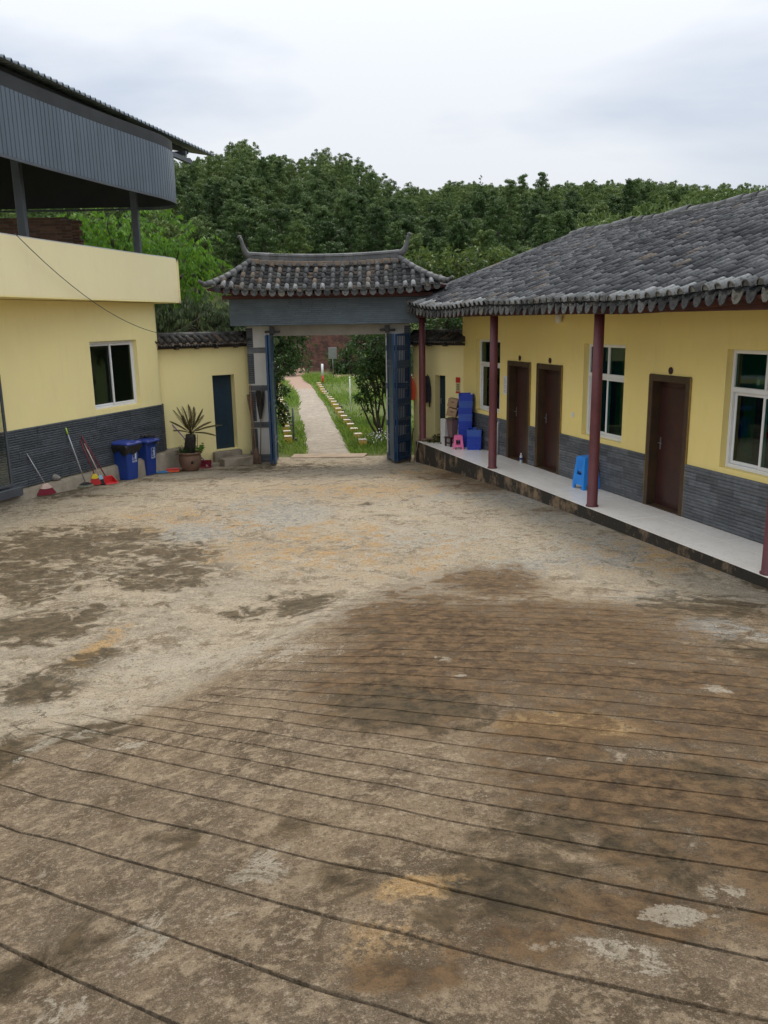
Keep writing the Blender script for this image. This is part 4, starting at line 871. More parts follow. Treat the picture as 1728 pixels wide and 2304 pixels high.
for k in range(int(seg[-1] / SW)):
    s = (k + .5) * SW; p, t_ = along(fp, seg, s)
    if p.y < 12.6 or (p.x < -6.3 and p.y > 21.5): continue
    W_ = Matrix.Translation((p.x, p.y, 0)) @ Matrix.Rotation(math.atan2(t_.y, t_.x), 4, 'Z')
    put('cladding_strip', strip_me, band, inv(lb) @ W_)
MB().strip([(p.x, p.y) for p in fp], 5.90, 5.945, -.03).build('band_trim', M_['grey_metal'], lb, world=True)
# roof sheet of the canopy: ribbed, runs over the band
RL0, RL1 = Vector((-7.63, 8.2)), Vector((-4.32, 24.0)); ru = (RL1 - RL0).normalized(); rn = Vector((-ru.y, ru.x)); L = (RL1 - RL0).length
sh = MB(); wv = .19; n = int(L / wv); prof = [(0, 0), (.28, 0), (.36, .035), (.48, .055), (.60, .035), (.68, 0)]
us = [(k + q[0]) * wv for k in range(n) for q in prof] + [n * wv]; hs = [q[1] for k in range(n) for q in prof] + [0]
vs = []
for u, h in zip(us, hs):
    for (q, z, jag) in ((0, 7.47, 1), (4.2, 8.25, 0), (9, 7.6, 0)):
        P = RL0 + ru * u + rn * q; vs.append((P.x, P.y, z + h))
m3 = len(us); fs = []
for i in range(m3 - 1):
    for j in range(2): fs.append((3*i+j, 3*i+3+j, 3*i+4+j, 3*i+1+j))
vs2 = [(x, y, z - .012) for x, y, z in vs]; sh.add(vs, fs); sh.add(vs2, [tuple(reversed(f)) for f in fs])
for i in range(m3 - 1): sh.f.append((3*i+3, 3*i, m3*3+3*i, m3*3+3*i+3)); sh.sm.append(False)
sh.build('roof', M_['roof_metal'], lb, world=True)
fc = MB(); 
def lbar(mb, u0, u1, q0, q1, z0, z1):
    P = [RL0 + ru*u + rn*q for u, q in ((u0, q0), (u1, q0), (u1, q1), (u0, q1))]; mb.prism([(p.x, p.y) for p in P], z0, z1)
lbar(fc, .1, L - 1.2, .30, .38, 7.36, 7.458); fc.build('fascia_rail', M_['dark_in'], lb, world=True)
for u in (6.2, 9.3, 12.4, 14.2):
    rf = MB(); lbar(rf, u, u + .1, .05, 4.0, 7.20, 7.295); rf.build('rafter', M_['grey_metal'], lb, world=True)
rf = MB(); lbar(rf, 12.3, 14.6, .06, .16, 7.05, 7.15); rf.build('outrigger', M_['grey_metal'], lb, world=True)
so_ = MB(); lbar(so_, .0, 13.2, .39, 9, 7.30, 7.34); so_.build('soffit', M_['dark_in'], lb, world=True)
for k, (x, y) in enumerate(((-6.75, 16.6), (-5.72, 20.6), (-7.9, 12.4), (-9.5, 21.5), (-11.5, 17.5))):
    MB().bbox(x - .075, x + .075, y - .075, y + .075, 3.66, 7.16, .008).build('post', M_['grey_metal'], lb, world=True)
# unfinished brick wall on the terrace
bwo = Vector((-9.5, 20.2, 3.66)); bw = thing('brick_wall', 'unfinished red brick wall on the terrace behind the cream parapet', 'brick wall', bwo, 0)
brm = {}
def brick(l):
    l = round(l, 2)
    if l not in brm: brm[l] = MB().bbox(0, l - .012, 0, .115, 0, .056, .004).mesh('brick'); brm[l].materials.append(M_['brick'])
    return brm[l]
MB().box(0, 2.40, .006, .21, 0, 1.86).build('mortar_core', M_['mortar'], bw)
r_ = random.Random(9)
for k in range(28):
    x = -.0 if k % 2 else -.12; lim = 2.50 - (.24 * max(0, k - 26)) - (.06 if k % 3 == 0 else 0)
    while x < lim:
        l = .24; x0 = max(0, x); l2 = min(x + l, lim) - x0
        if l2 > .05: put('brick', brick(l2), bw, Matrix.Translation((x0, r_.uniform(-.006, .004), .002 + k * .068)))
        x += l
    put('brick', brick(.21), bw, Matrix.Translation((2.595 - (.24 * max(0, k - 26)) - (.06 if k % 3 == 0 else 0) - .01, .008, .002 + k * .068)) @ Matrix.Rotation(R(90), 4, 'Z'))

# kerb under the left building
kp = [(-10.6, 6.0), (-8.95, 10.3), (-7.06, 15.82), (-6.44, 17.62), (-6.10, 18.75), (-5.52, 20.4), (-5.22, 21.25), (-4.95, 21.6)]
kpp = [(p.x, p.y) for p in smooth_path(kp, 5)]
kb = MB(); n = len(kpp); vs = []
for i, (x, y) in enumerate(kpp):
    a = Vector(kpp[max(i-1, 0)]); b_ = Vector(kpp[min(i+1, n-1)]); t_ = (b_ - a).normalized(); nn = Vector((-t_.y, t_.x)); j = .02 * math.sin(i * 1.9) + .012 * math.sin(i * .7)
    for q, z in ((-.03 + j, -1.0), (-.02 + j, -.06 + j * .5), (.05 + j, -.005 + j * .3), (.9, -.004)):
        P = Vector((x, y)) + nn * q; vs.append((P.x, P.y, z))
kb.add(vs, [(4*i+j, 4*i+4+j, 4*i+5+j, 4*i+1+j) for i in range(n - 1) for j in range(3)], True)
kb.add([vs[4*(n-1)], vs[4*(n-1)+1], vs[4*(n-1)+2], vs[4*(n-1)+3], (vs[-1][0], vs[-1][1], -1)], [(0, 4, 3, 2, 1)])
kb.build('kerb', M_['concrete'], kind='structure')

# ------------------------------------------------------------------ splayed boundary walls with tiled coping
cop_b = barrel_mesh('coping_tile', .42, .062, .056, cap=True); cop_b.materials.append(M_['pan'])
def bwall(label, p0, p1, zt, dops, zb, doorlab, mirror):
    p0, p1 = Vector(p0), Vector(p1); L = (p1 - p0).length; rz = math.atan2((p1 - p0).y, (p1 - p0).x)
    w_ = thing('boundary_wall', label, 'wall', (p0.x, p0.y, zb), rz)
    T = -zb
    mb = MB(); wall_open(mb, 0, L, -.4, zt + T, 0, .28, [(a, b_, c_ + T, d_ + T) for a, b_, c_, d_ in dops]); mb.build('wall', M_['wall_left'], w_)
    for a, b_, c_, d_ in dops:
        l = MB(); l.box(a + .002, b_ - .002, .20, .24, c_ + T, d_ + T)
        dl = l.build('door', M_['teal_door'], w_); MB().bbox(a + .05, a + .075, .16, .199, .9 + T + c_, 1.05 + T + c_, .004).build('handle', M_['alu'], dl)
        MB().box(a + .002, b_ - .002, .02, .27, c_ + T - .03, c_ + T - .002).build('doorstep', M_['concrete'], w_)
    # coping: timber, tile rows to both sides, ridge pipe of tiles
    mb = MB(); mb.bbox(-.1, L + .05, -.10, .38, zt + T + .001, zt + T + .05, .01); mb.bbox(-.12, L - .05, -.17, -.09, zt + T + .052, zt + T + .11, .012)
    for k in range(int(L / .55)): mb.bbox(.2 + k * .55, .27 + k * .55, -.26, -.101, zt + T - .02, zt + T + .05, .008)
    cp = mb.build('coping', M_['old_wood'], w_)
    MB().add([(-.1, -.30, zt+T+.115), (L+.05, -.30, zt+T+.115), (L+.05, .14, zt+T+.30), (-.1, .14, zt+T+.30), (L+.05, .58, zt+T+.115), (-.1, .58, zt+T+.115), (-.1,-.3,zt+T+.10),(L+.05,-.3,zt+T+.10),(L+.05,.58,zt+T+.10),(-.1,.58,zt+T+.10)], [(0, 1, 2, 3), (3, 2, 4, 5), (6,7,1,0),(7,6,9,8),(9,6,0,5),(0,3,5),(7,8,4,1),(1,4,2)]).build('tile_bed', M_['pan'], w_)
    for k in range(int((L + .1) / .2)):
        put('coping_tile', cop_b, cp, Matrix.Translation((-.02 + k * .2, -.33, zt + T + .125)) @ Matrix.Rotation(R(22), 4, 'X') @ Matrix.Rotation(random.uniform(-.06, .06), 4, 'Z'))
    for k in range(int((L + .1) / .5) + 1):
        a0, a1 = -.08 + k * .5, min(L + .04, -.08 + k * .5 + .5)
        if a1 > a0 + .05: MB().tube([(a0, .13, zt + T + .335), (a1, .13, zt + T + .335 + random.uniform(-.008, .008))], [.072, .062], 10).build('ridge_tile', M_['ridge'], cp)
    tt = MB()
    for k in range(int(L / .075)):
        if random.random() < .75: x = .02 + k * .075; tt.add([(x, -.302, zt+T+.10), (x+.05, -.302, zt+T+.10), (x+.025, -.300, zt+T+.062)], [(0, 2, 1)])
    tt.build('tile_teeth', M_['tile_end'], cp, kind='stuff')
    return w_
bwall('yellow boundary wall with dark teal door beside the potted cycad', (-5.876, 20.957), (-3.52, 22.75), 2.50, [(1.80, 2.44, -.20, 1.78)], -.55, '', False)
bwall('short yellow boundary wall with dark jacket hanging beside its door', (.86, 22.78), (2.12, 21.42), 2.46, [(.80, 1.18, 0.02, 1.68)], -.55, '', True)

# ------------------------------------------------------------------ gatehouse
GX, GY = -1.35, 22.4
gt = thing('gatehouse', 'grey tiled gate roof with upswept ridge horns over white banded pillars', 'gate', (GX, GY, -.58), 0)
def gpart(mb, name, mat, **k): return mb.build(name, mat, gt, world=True, **k)
for (x0, x1, outer) in ((-3.53, -2.93, -1), (.12, .765, 1)):
    pl = gpart(MB().box(x0, x1, GY, GY + .62, -.75, 3.02), 'pillar', M_['white_wall'])
    xs0, xs1 = x0 - .012, x1 + .012
    for (z0, z1) in ((-.74, -.38), (.35, .50), (1.34, 1.48), (2.33, 2.47)):
        bd = MB(); n = max(2, int(round((z1 - z0) / .05)))
        for k in range(n): h = (z1 - z0) / n; bd.box(xs0 + .001 * k, xs1 - .001 * k, GY - .014 - .002 * (k % 2), GY + .634, z0 + h * k, z0 + h * (k + 1))
        gpart(bd, 'tile_band', M_['slate_r'])
    cs = MB(); a, b_ = (x0 - .016, x0 + .15) if outer < 0 else (x1 - .15, x1 + .016)
    for k in range(68):
        z = -.375 + k * .05
        if any(z0 - .05 < z < z1 for z0, z1 in ((-.74, -.38), (.35, .50), (1.34, 1.48), (2.33, 2.47))) or z > 2.97: continue
        cs.box(a, b_, GY - .017 + .002 * (k % 2), GY + .637, z, z + .046)
    gpart(cs, 'corner_tiles', M_['slate'], kind='stuff')
gpart(MB().box(-3.53, .765, GY + .03, GY + .59, 2.76, 3.03), 'lintel', M_['shaded_wash'])
bc = gpart(MB().box(-3.86, 1.16, 21.93, 23.3, 3.035, 3.70), 'beam', M_['grout'])
bs_ = MB(); r_ = random.Random(4)
for k in range(13):
    x = -3.868 - r_.uniform(0, .3); z = 3.036 + k * .0512
    while x < 1.168:
        a = max(x, -3.868); b_ = min(x + .3, 1.168)
        if b_ - a > .02: bs_.bbox(a, b_ - .003, 21.914 + r_.uniform(-.002, .002), 21.929, z, z + .0475, .004)
        x += .3
    bs_.box(-3.873, -3.861, 21.93, 23.3, z, z + .0475); bs_.box(1.161, 1.173, 21.93, 23.3, z, z + .0475)
gpart(bs_, 'tile_strips', M_['beam_slate'], kind='stuff')
eb = MB(); 
XE0, XE1, XR0, XR1 = -4.34, 1.66, -3.35, .50; GE_Y, GR_Y, GE_Z, GR_Z = 21.52, 22.72, 3.845, 4.60
def ge(x):
    q = (x - (XE0 + XE1) / 2) / ((XE1 - XE0) / 2); return GE_Z + .17 * abs(q) ** 4
def gr(x):
    q = (x - (XR0 + XR1) / 2) / ((XR1 - XR0) / 2); return GR_Z + .075 * q * q
def gp(x, t, up=0):   # front slope: t 0 at the eave to 1 at the ridge
    z = ge(x) + (gr(max(XR0, min(XR1, x))) - ge(x)) * (t * .88 + .12 * t * t); a = math.atan2(gr(max(XR0, min(XR1, x))) - ge(x), GR_Y - GE_Y)
    return Vector((x, GE_Y + (GR_Y - GE_Y) * t - up * math.sin(a), z + up * math.cos(a))), a
def tmax(x):
    if x < XR0: return (x - XE0) / (XR0 - XE0)
    if x > XR1: return (XE1 - x) / (XE1 - XR1)
    return 1.0
dk = MB(); vs = []; nx_ = 40
for i in range(nx_ + 1):
    x = XE0 + (XE1 - XE0) * i / nx_; tm = max(tmax(x), 0.001)
    for j in range(5): p, a = gp(x, tm * j / 4, -.06); vs.append(p)
    for j in range(5): p, a = gp(x, tm * (1 - j / 4), -.06); vs.append(Vector((p.x, 2 * GR_Y - p.y, p.z)))
    for j in range(2): p, a = gp(x, 0, -.11); vs.append(Vector((p.x, (2 * GR_Y - p.y) if j == 0 else p.y, p.z)))
q = 12; fs = []
for i in range(nx_):
    for j in range(q): fs.append((i*q+j, (i+1)*q+j, (i+1)*q+(j+1) % q, i*q+(j+1) % q))
dk.add(vs, fs); groof = gpart(dk, 'roof', M_['eave_wood'])
gpart(MB().bbox(-4.02, 1.34, 21.80, 21.90, 3.70, 3.80, .006), 'eave_beam', M_['eave_wood'])
gpart(MB().box(-3.80, 1.10, 21.95, 23.25, 3.705, 3.86), 'roof_plate', M_['eave_wood'])
g_b = barrel_mesh('roof_tile', .30, .066, .058, .014, 8, .016, cap=True); g_b.materials.append(M_['tile_gate'])
g_e = barrel_mesh('roof_tile', .30, .068, .058, .014, 8, .016, cap=True); g_e.materials.append(M_['tile_end'])
g_p = pan_mesh('pan_tile', .22, .085, .03, 4, .02, .02); g_p.materials.append(M_['pan'])
g_d = drip_mesh('drip_tile', .09, .115); g_d.materials.append(M_['tile_drip'])
GI = inv(gt); r_ = random.Random(12); GT_L = math.hypot(GR_Y - GE_Y, GR_Z - GE_Z)
for i in range(26):
    x = -4.18 + i * .2285
    if x > 1.6: break
    nk = 5
    for k in range(nk):
        t = k / nk * .98
        if t > tmax(x) - .10 and k > 0: break
        p, a = gp(x, t, .012 + .01 * r_.random()); 
        put('roof_tile', g_e if k == 0 else g_b, groof, GI @ Matrix.Translation(p + Vector((r_.uniform(-.012, .012), 0, 0))) @ Matrix.Rotation(a + r_.uniform(-.03, .03), 4, 'X') @ Matrix.Rotation(r_.uniform(-.05, .05), 4, 'Z'))
    x2 = x + .114
    if x2 < 1.55:
        for k in range(8):
            t = k / 8
            if t > tmax(x2) - .06 and k > 0: break
            p, a = gp(x2, t, -.035); put('pan_tile', g_p, groof, GI @ Matrix.Translation(p) @ Matrix.Rotation(a + r_.uniform(-.05, .03), 4, 'X') @ Matrix.Rotation(r_.uniform(-.05, .05), 4, 'Z'))
        p, a = gp(x2, 0, 0); put('drip_tile', g_d, groof, GI @ Matrix.Translation(p + Vector((0, -.015, .005))) @ Matrix.Rotation(r_.uniform(-.08, .08), 4, 'Y'))
# back slope as plain courses
bk = MB()
for i in range(26):
    x = -4.18 + i * .2285
    for k in range(5):
        t = k / 5 * .98
        if x > 1.6 or (t > tmax(x) - .1 and k > 0): break
        p, a = gp(x, t, .012); M = Matrix.Translation((p.x, 2 * GR_Y - p.y, p.z)) @ Matrix.Rotation(math.pi, 4, 'Z') @ Matrix.Rotation(a, 4, 'X'); bk.add([M @ v.co for v in g_b.vertices], [tuple(pl.vertices) for pl in g_b.polygons])
bk.build('back_tiles', M_['tile_gate'], groof, M=GI, kind='stuff')
# mortar under the ridge
mo = MB(); 
for i in range(18): a = XR0 + (XR1 - XR0) * i / 18; mo.bbox(a, a + .2135, GR_Y - .13 - r_.uniform(0, .03), GR_Y + .13, gr(a) - .08, gr(a) + .035 + r_.uniform(0, .012), .012)
m = pm('ochre_mortar', (0.24, 0.17, 0.11), (0.15, 0.13, 0.11), 5, .9, .5, 30); mo.build('ridge_mortar', m, groof, M=GI)
for i in range(16):
    a = XR0 - .02 + (XR1 - XR0 + .04) * i / 16; b_ = XR0 - .02 + (XR1 - XR0 + .04) * (i + 1) / 16; zb = gr(a) + .04; ze = gr(b_) + .04
    mb = MB(); w_ = .085; vs = []
    for x, z in ((a, zb), (b_ - .004, ze)):
        for yy, zz in ((-w_, 0), (-w_ * .92, .11), (-w_ * 1.1, .125), (-w_ * .8, .175), (0, .2), (w_ * .8, .175), (w_ * 1.1, .125), (w_ * .92, .11), (w_, 0)): vs.append((x, GR_Y + yy, z + zz))
    mb.add(vs, [(k, k+1, 10+k, 9+k) for k in range(8)] + [tuple(range(9)), tuple(reversed(range(9, 18))), (8, 0, 9, 17)]); mb.build('ridge_block', M_['ridge'], groof, M=GI)
for sgn, xr in ((-1, XR0), (1, XR1)):
    z0 = gr(xr) + .13; pts = [(xr - sgn * .02, z0 - .01, .10), (xr + sgn * .07, z0 + .015, .098), (xr + sgn * .14, z0 + .08, .085), (xr + sgn * .19, z0 + .18, .068), (xr + sgn * .225, z0 + .30, .052), (xr + sgn * .245, z0 + .40, .044), (xr + sgn * .27, z0 + .455, .046)]
    hb = MB(); hb.tube([(p[0], GR_Y, p[1]) for p in pts], [p[2] for p in pts], 10); hb.lathe([(0, -.055), (.04, -.045), (.06, 0), (.045, .042), (0, .058)], 10, (xr + sgn * .285, GR_Y, z0 + .48)); hb.build('ridge_horn', M_['ridge'], groof, M=GI)
    # hip ridge with lifted tip, front and back
    for fb_ in (1, -1):
        hp = []
        xe = XE0 if sgn < 0 else XE1
        for k in range(9):
            f = k / 8; x = xr + (xe - xr) * f; p, a = gp(x, 1 - f, .07); y = p.y if fb_ > 0 else 2 * GR_Y - p.y; hp.append(Vector((x, y, p.z - .02)))
        tip = hp[-1]; hp += [tip + Vector((sgn * .08, -.06 * fb_, .025)), tip + Vector((sgn * .15, -.11 * fb_, .09))]
        for k in range(len(hp) - 1):
            r0 = .082 if k < 8 else .07 - .02 * (k - 8); MB().tube([hp[k], hp[k] + (hp[k+1] - hp[k]) * 1.06], [r0, r0 * (.92 if k < 8 else .7)], 10).build('hip_tile', M_['ridge'], groof, M=GI)
# blue folding gate leaves
def gate_panel(par, p0, p1, z0, z1, kind):
    p0, p1 = Vector(p0), Vector(p1); L = (p1 - p0).length; rz = math.atan2((p1-p0).y, (p1-p0).x); M = Matrix.Translation((p0.x, p0.y, z0)) @ Matrix.Rotation(rz, 4, 'Z'); H = z1 - z0
    f = MB(); w_ = .06
    f.bbox(0, w_, -.025, .025, 0, H, .005); f.bbox(L - w_, L, -.025, .025, 0, H, .005)
    zz = [.0, .46, .60, 1.05, 1.42, 1.56, 1.9, 2.40, 2.54, H - .06] if kind else [0, .46, .60, 1.42, 1.56, 2.40, 2.54, H - .06]
    for z in zz: f.bbox(w_ + .001, L - w_ - .001, -.022, .022, z, z + .06, .004)
    if kind:
        for z in (.52, 1.48, 2.46): f.box(w_ + .002, L - w_ - .002, -.01, .01, z, z + .082)
    pn_ = f.build('leaf_frame', M_['blue_gate'], par, world=True, M=M)
    if kind:
        n = 6
        for k in range(n):
            x = w_ + (L - 2 * w_) * (k + 1) / (n + 1); MB().bbox(x - .012, x + .012, -.008, .008, .06, H - .06, .003).build('bar', M_['blue_gate'], pn_, M=inv(par) @ M)
    else: MB().box(w_ + .002, L - w_ - .002, -.006, .006, .05, H - .05).build('sheet', M_['blue_gate'], pn_, M=inv(par) @ M)
gl = thing('gate_leaf', 'blue folding metal gate leaf standing edge-on at the pillar with brooms', 'gate leaf', (-2.9, 22.35, -.55), 0, None)
gate_panel(gl, (-2.86, 22.36), (-2.83, 21.45), -.50, 2.80, False); gate_panel(gl, (-2.91, 21.46), (-2.96, 22.30), -.50, 2.80, True)
gl = thing('gate_leaf', 'blue folding metal gate leaf with vertical bars beside the red column', 'gate leaf', (.2, 22.35, -.55), 0, None)
gate_panel(gl, (.17, 22.36), (.31, 21.52), -.50, 2.78, False); gate_panel(gl, (.37, 21.54), (.745, 22.28), -.50, 2.78, True)
for x in (-2.86, .17):
    hb = MB(); hb.bbox(x - .19, x + .21, GY - .07, GY - .018, 2.84, 2.90, .006); hb.bbox(x - .06, x + .06, GY - .10, GY - .071, 2.80, 2.99, .006); gpart(hb, 'hinge_bracket', M_['black'])

# ================================================================== THINGS IN THE YARD
def rbox(mb, w0, d0, w1, d1, z0, z1, r_=.03, c=(0, 0)):
    """tapered box with rounded vertical corners"""
    def ring(w_, d_, z):
        o = []
        for sx, sy, a0 in ((1, 1, 0), (-1, 1, 90), (-1, -1, 180), (1, -1, 270)):
            for k in range(4): a = R(a0 + 30 * k); o.append((c[0] + sx * (w_ / 2 - r_) + r_ * math.cos(a), c[1] + sy * (d_ / 2 - r_) + r_ * math.sin(a), z))
        return o
    vs = ring(w0, d0, z0) + ring(w1, d1, z1); n = 16
    return mb.add(vs, [tuple(reversed(range(n))), tuple(range(n, 2*n))] + [(i, (i+1) % n, n+(i+1) % n, n+i) for i in range(n)])
# wheelie bins; local -y is the front with the print
def wheelie_bin(label, loc, rz, bag, extra):
    b_ = thing('wheelie_bin', label, 'bin', loc, rz, 'blue wheelie bins')
    mb = MB(); rbox(mb, .36, .38, .44, .46, .015, .80, .035); rbox(mb, .485, .50, .49, .505, .775, .825, .04)
    for s in (-1, 1): mb.bbox(s*.10 - .012, s*.10 + .012, .222, .26, .55, .80, .004)
    mb.tube([(-.20, .275, .80), (.20, .275, .80)], .014, 8); body = mb.build('body', M_['bin_blue'], b_)
    for s in (-1, 1):
        wh = MB(); Mx = Matrix.Translation((s * .185, .20, .095)) @ Matrix.Rotation(R(90), 4, 'Y'); wh.lathe([(0, -.02), (.06, -.024), (.094, -.02), (.097, 0), (.094, .02), (.06, .024), (0, .02)], 18, M=Mx); wh.build('wheel', M_['rubber'], b_)
    mb = MB(); ld = Matrix.Translation((0, .24, .83)) @ Matrix.Rotation(R(extra), 4, 'X')
    def ringl(w0, w1, y0, y1, z): return [ld @ Vector(p) for p in ((-w0, y0, z), (w0, y0, z), (w1, y1, z), (-w1, y1, z))]
    rr = [ringl(.265, .265, -.53, .03, 0), ringl(.265, .265, -.53, .03, .03), ringl(.22, .22, -.47, -.02, .062), ringl(.15, .15, -.40, -.09, .07)]
    vs = [p for r_ in rr for p in r_]; mb.add(vs, [(3, 2, 1, 0), (12, 13, 14, 15)] + [(4*k+i, 4*k+(i+1) % 4, 4*k+4+(i+1) % 4, 4*k+4+i) for k in range(3) for i in range(4)])
    lid = mb.build('lid', M_['lid_blue'], b_); gr_ = MB(); gr_.bbox(-.10, .10, -.50, -.46, .052, .066, .005, M=ld); gr_.build('lid_grip', M_['lid_blue'], lid)
    if bag:
        mb = MB(); n = 48; vs = []; 
        for j, (z, q) in enumerate(((.835, .000), (.80, .022), (.75, .020), (.70, .016), (.655, .012))):
            for k in range(n):
                a = 2 * math.pi * k / n; cs, sn = math.cos(a), math.sin(a); e = max(abs(cs), abs(sn)); j2 = .006 * math.sin(k * 2.7 + j) + .006 * math.sin(k * 1.1 + j * 2)
                wv = .262 - (.04 if j > 2 else .0) + q + j2; vs.append((cs / e * wv * (.96 + .04 * e), sn / e * wv * (.96 + .04 * e), z + (.03 * math.sin(k * .8 + 1) if j > 2 else .004 * math.sin(k)) - (.05 * (sn < -.2) * (j > 2))))
        mb.add(vs, [(j*n+(k+1) % n, j*n+k, j*n+n+k, j*n+n+(k+1) % n) for j in range(4) for k in range(n)], True); mb.build('bin_liner', M_['black'], b_)
    else:
        mb = MB(); n = 30; vs = []
        for j, z in enumerate((.832, .80, .765)):
            for k in range(n): f = k / (n - 1); x = .02 + .24 * f; vs.append((x if f < .7 else .262 + .004 * j, -.262 - .004 * j + (0 if f < .7 else (f - .7) * .5), z - .02 * abs(math.sin(k * 1.3)) * (j == 2)))
        mb.add(vs, [(j*n+k, j*n+n+k, j*n+n+k+1, j*n+k+1) for j in range(2) for k in range(n - 1)], True); mb.build('bin_liner', M_['black'], b_)
    # printed square: figure throwing rubbish into a basket
    lg = MB(); fy = lambda z: -(.38 + (.46 - .38) * (z - .015) / .785) / 2 - .003
    def q(x0, x1, z0, z1): lg.add([(x0, fy(z0), z0), (x1, fy(z0), z0), (x1, fy(z1), z1), (x0, fy(z1), z1)], [(0, 1, 2, 3)])
    def poly(pts): lg.add([(x, fy(z), z) for x, z in pts], [tuple(range(len(pts)))])
    X0, X1, Z0, Z1 = -.03, .13, .40, .66; t_ = .007
    q(X0, X1, Z0, Z0 + t_); q(X0, X1, Z1 - t_, Z1); q(X0, X0 + t_, Z0 + t_, Z1 - t_); q(X1 - t_, X1, Z0 + t_, Z1 - t_)
    poly([(.085 + .016 * math.cos(a), .628 + .018 * math.sin(a)) for a in np.linspace(0, 6.0, 9)])
    poly([(.065, .60), (.105, .60), (.108, .54), (.103, .455), (.088, .455), (.085, .53), (.082, .455), (.068, .455), (.062, .54)])
    poly([(.062, .60), (.03, .57), (.025, .578), (.055, .607)]); q(.012, .024, .562, .574)
    poly([(-.012, .52), (-.004, .52), (.004, .47), (-.002, .47)]); poly([(.040, .52), (.048, .52), (.038, .47), (.032, .47)]); q(-.002, .038, .463, .470)
    for k in range(5): q(-.018 + k * .03, .004 + k * .03, .418, .434)
    lg.build('printed_sign', M_['skin_label'], b_)
    return b_
BRZ = math.atan2(-.36, .93) + R(90)
wheelie_bin('blue wheelie bin with black liner hanging out, nearer the red brooms', (-5.94, 18.98, gz(-5.94, 18.98)), BRZ, True, 2)
wb = wheelie_bin('blue wheelie bin with rubbish on its lid, nearer the potted cycad', (-5.78, 19.95, gz(-5.78, 19.95)), BRZ + .05, False, 3)
rub = MB(); r_ = random.Random(2)
for k in range(9):
    x, y = -5.72 + r_.uniform(-.12, .14), 19.98 + r_.uniform(-.1, .16); rub.bbox(-.05, .05, -.035, .035, 0, .03, .006, M=Matrix.Translation((x, y, gz(-5.78, 19.95) + .905 + .004 * k)) @ Matrix.Rotation(r_.uniform(0, 3), 4, 'Z') @ Matrix.Rotation(r_.uniform(-.5, .5), 4, 'X'))
single(rub, 'rubbish', M_['old_wood'], 'dark scraps of rubbish lying on a blue bin lid', 'rubbish', (-5.72, 19.98, gz(-5.78, 19.95) + .90), kind='stuff')

def pole_between(mb, a, b_, r0=.012, r1=.012, n=8): return mb.tube([a, b_], [r0, r1], n)
# broom with long grey handle and dark red fan head
def fan_head(mb, M, w0, w1, h, th):
    vs = [M @ Vector(p) for p in ((-w0, -th, h), (w0, -th, h), (w1, -th * 1.4, 0), (w1 * .5, -th * 1.4, -.015), (0, -th * 1.4, -.02), (-w1 * .5, -th * 1.4, -.015), (-w1, -th * 1.4, 0), (-w0, th, h), (w0, th, h), (w1, th * 1.4, 0), (w1 * .5, th * 1.4, -.015), (0, th * 1.4, -.02), (-w1 * .5, th * 1.4, -.015), (-w1, th * 1.4, 0))]
    return mb.add(vs, [tuple(range(7)), tuple(reversed(range(7, 14)))] + [((i+1) % 7, i, 7+i, 7+(i+1) % 7) for i in range(7)])
def broom(label, foot, top, cols, w_=(.06, .13), h=(.10, .11), rz=0., name='broom', cat='broom', hr=.011):
    foot = Vector(foot); top = Vector(top); b_ = thing(name, label, cat, foot, 0)
    d_ = (top - foot).normalized(); M = Matrix.Rotation(rz, 4, 'Z'); L = (top - foot).length
    up = Matrix.Translation(d_ * .0)
    hd = MB(); fan_head(hd, Matrix.Translation((0, 0, .022)) @ M, w_[0], w_[1], h[0], .02); hd.build('bristles', cols[0], b_)
    s_ = MB(); fan_head(s_, Matrix.Translation(Vector((0, 0, .022 + h[0] * .98))) @ M, w_[0] * .45, w_[0] * 1.08, h[1] * .7, .026); s_.build('head', cols[1], b_)
    p0 = Vector((0, 0, h[0] + h[1] * .6)); mb = MB(); mb.tube([p0, top - foot], hr, 8); mb.build('handle', cols[2], b_)
    return b_
zf = lambda x, y: gz(x, y) + .012
wrz = math.atan2(.946, .324)
broom('broom with thin steel handle and dark red bristles by the glass door', (-6.76, 16.36, zf(-6.76, 16.36)), (-7.04, 16.28, .68), (M_['dkred'], M_['pink_bristle'], M_['steel']), (.11, .19), (.13, .12), wrz - .5)
b_ = broom('mop with grey pole and lime green grip leaning on slate dado', (-6.36, 17.46, zf(-6.36, 17.46)), (-6.65, 17.42, 1.02), (M_['mopfib'], M_['black'], M_['steel']), (.12, .17), (.045, .05), wrz - .6, 'mop', 'mop', .014)
mb = MB(); ft = Vector((-6.36, 17.46, zf(-6.36, 17.46))); dv = (Vector((-6.65, 17.42, 1.02)) - ft); mb.tube([dv * .90, dv * 1.005], .02, 8); mb.build('grip', M_['green_pl'], b_)
broom('red broom with red bristles and yellow head leaning on slate dado', (-6.27, 17.80, zf(-6.27, 17.80)), (-6.51, 17.80, .72), (M_['red_pl'], M_['yellow_pl'], M_['dkred']), (.075, .12), (.14, .12), wrz - .9)
broom('broom with pale blue head and black bristles between two red brooms', (-6.19, 17.92, zf(-6.19, 17.92)), (-6.47, 17.92, .62), (M_['black'], M_['cyan_pl'], M_['pink_bristle']), (.055, .075), (.11, .10), wrz - .9)
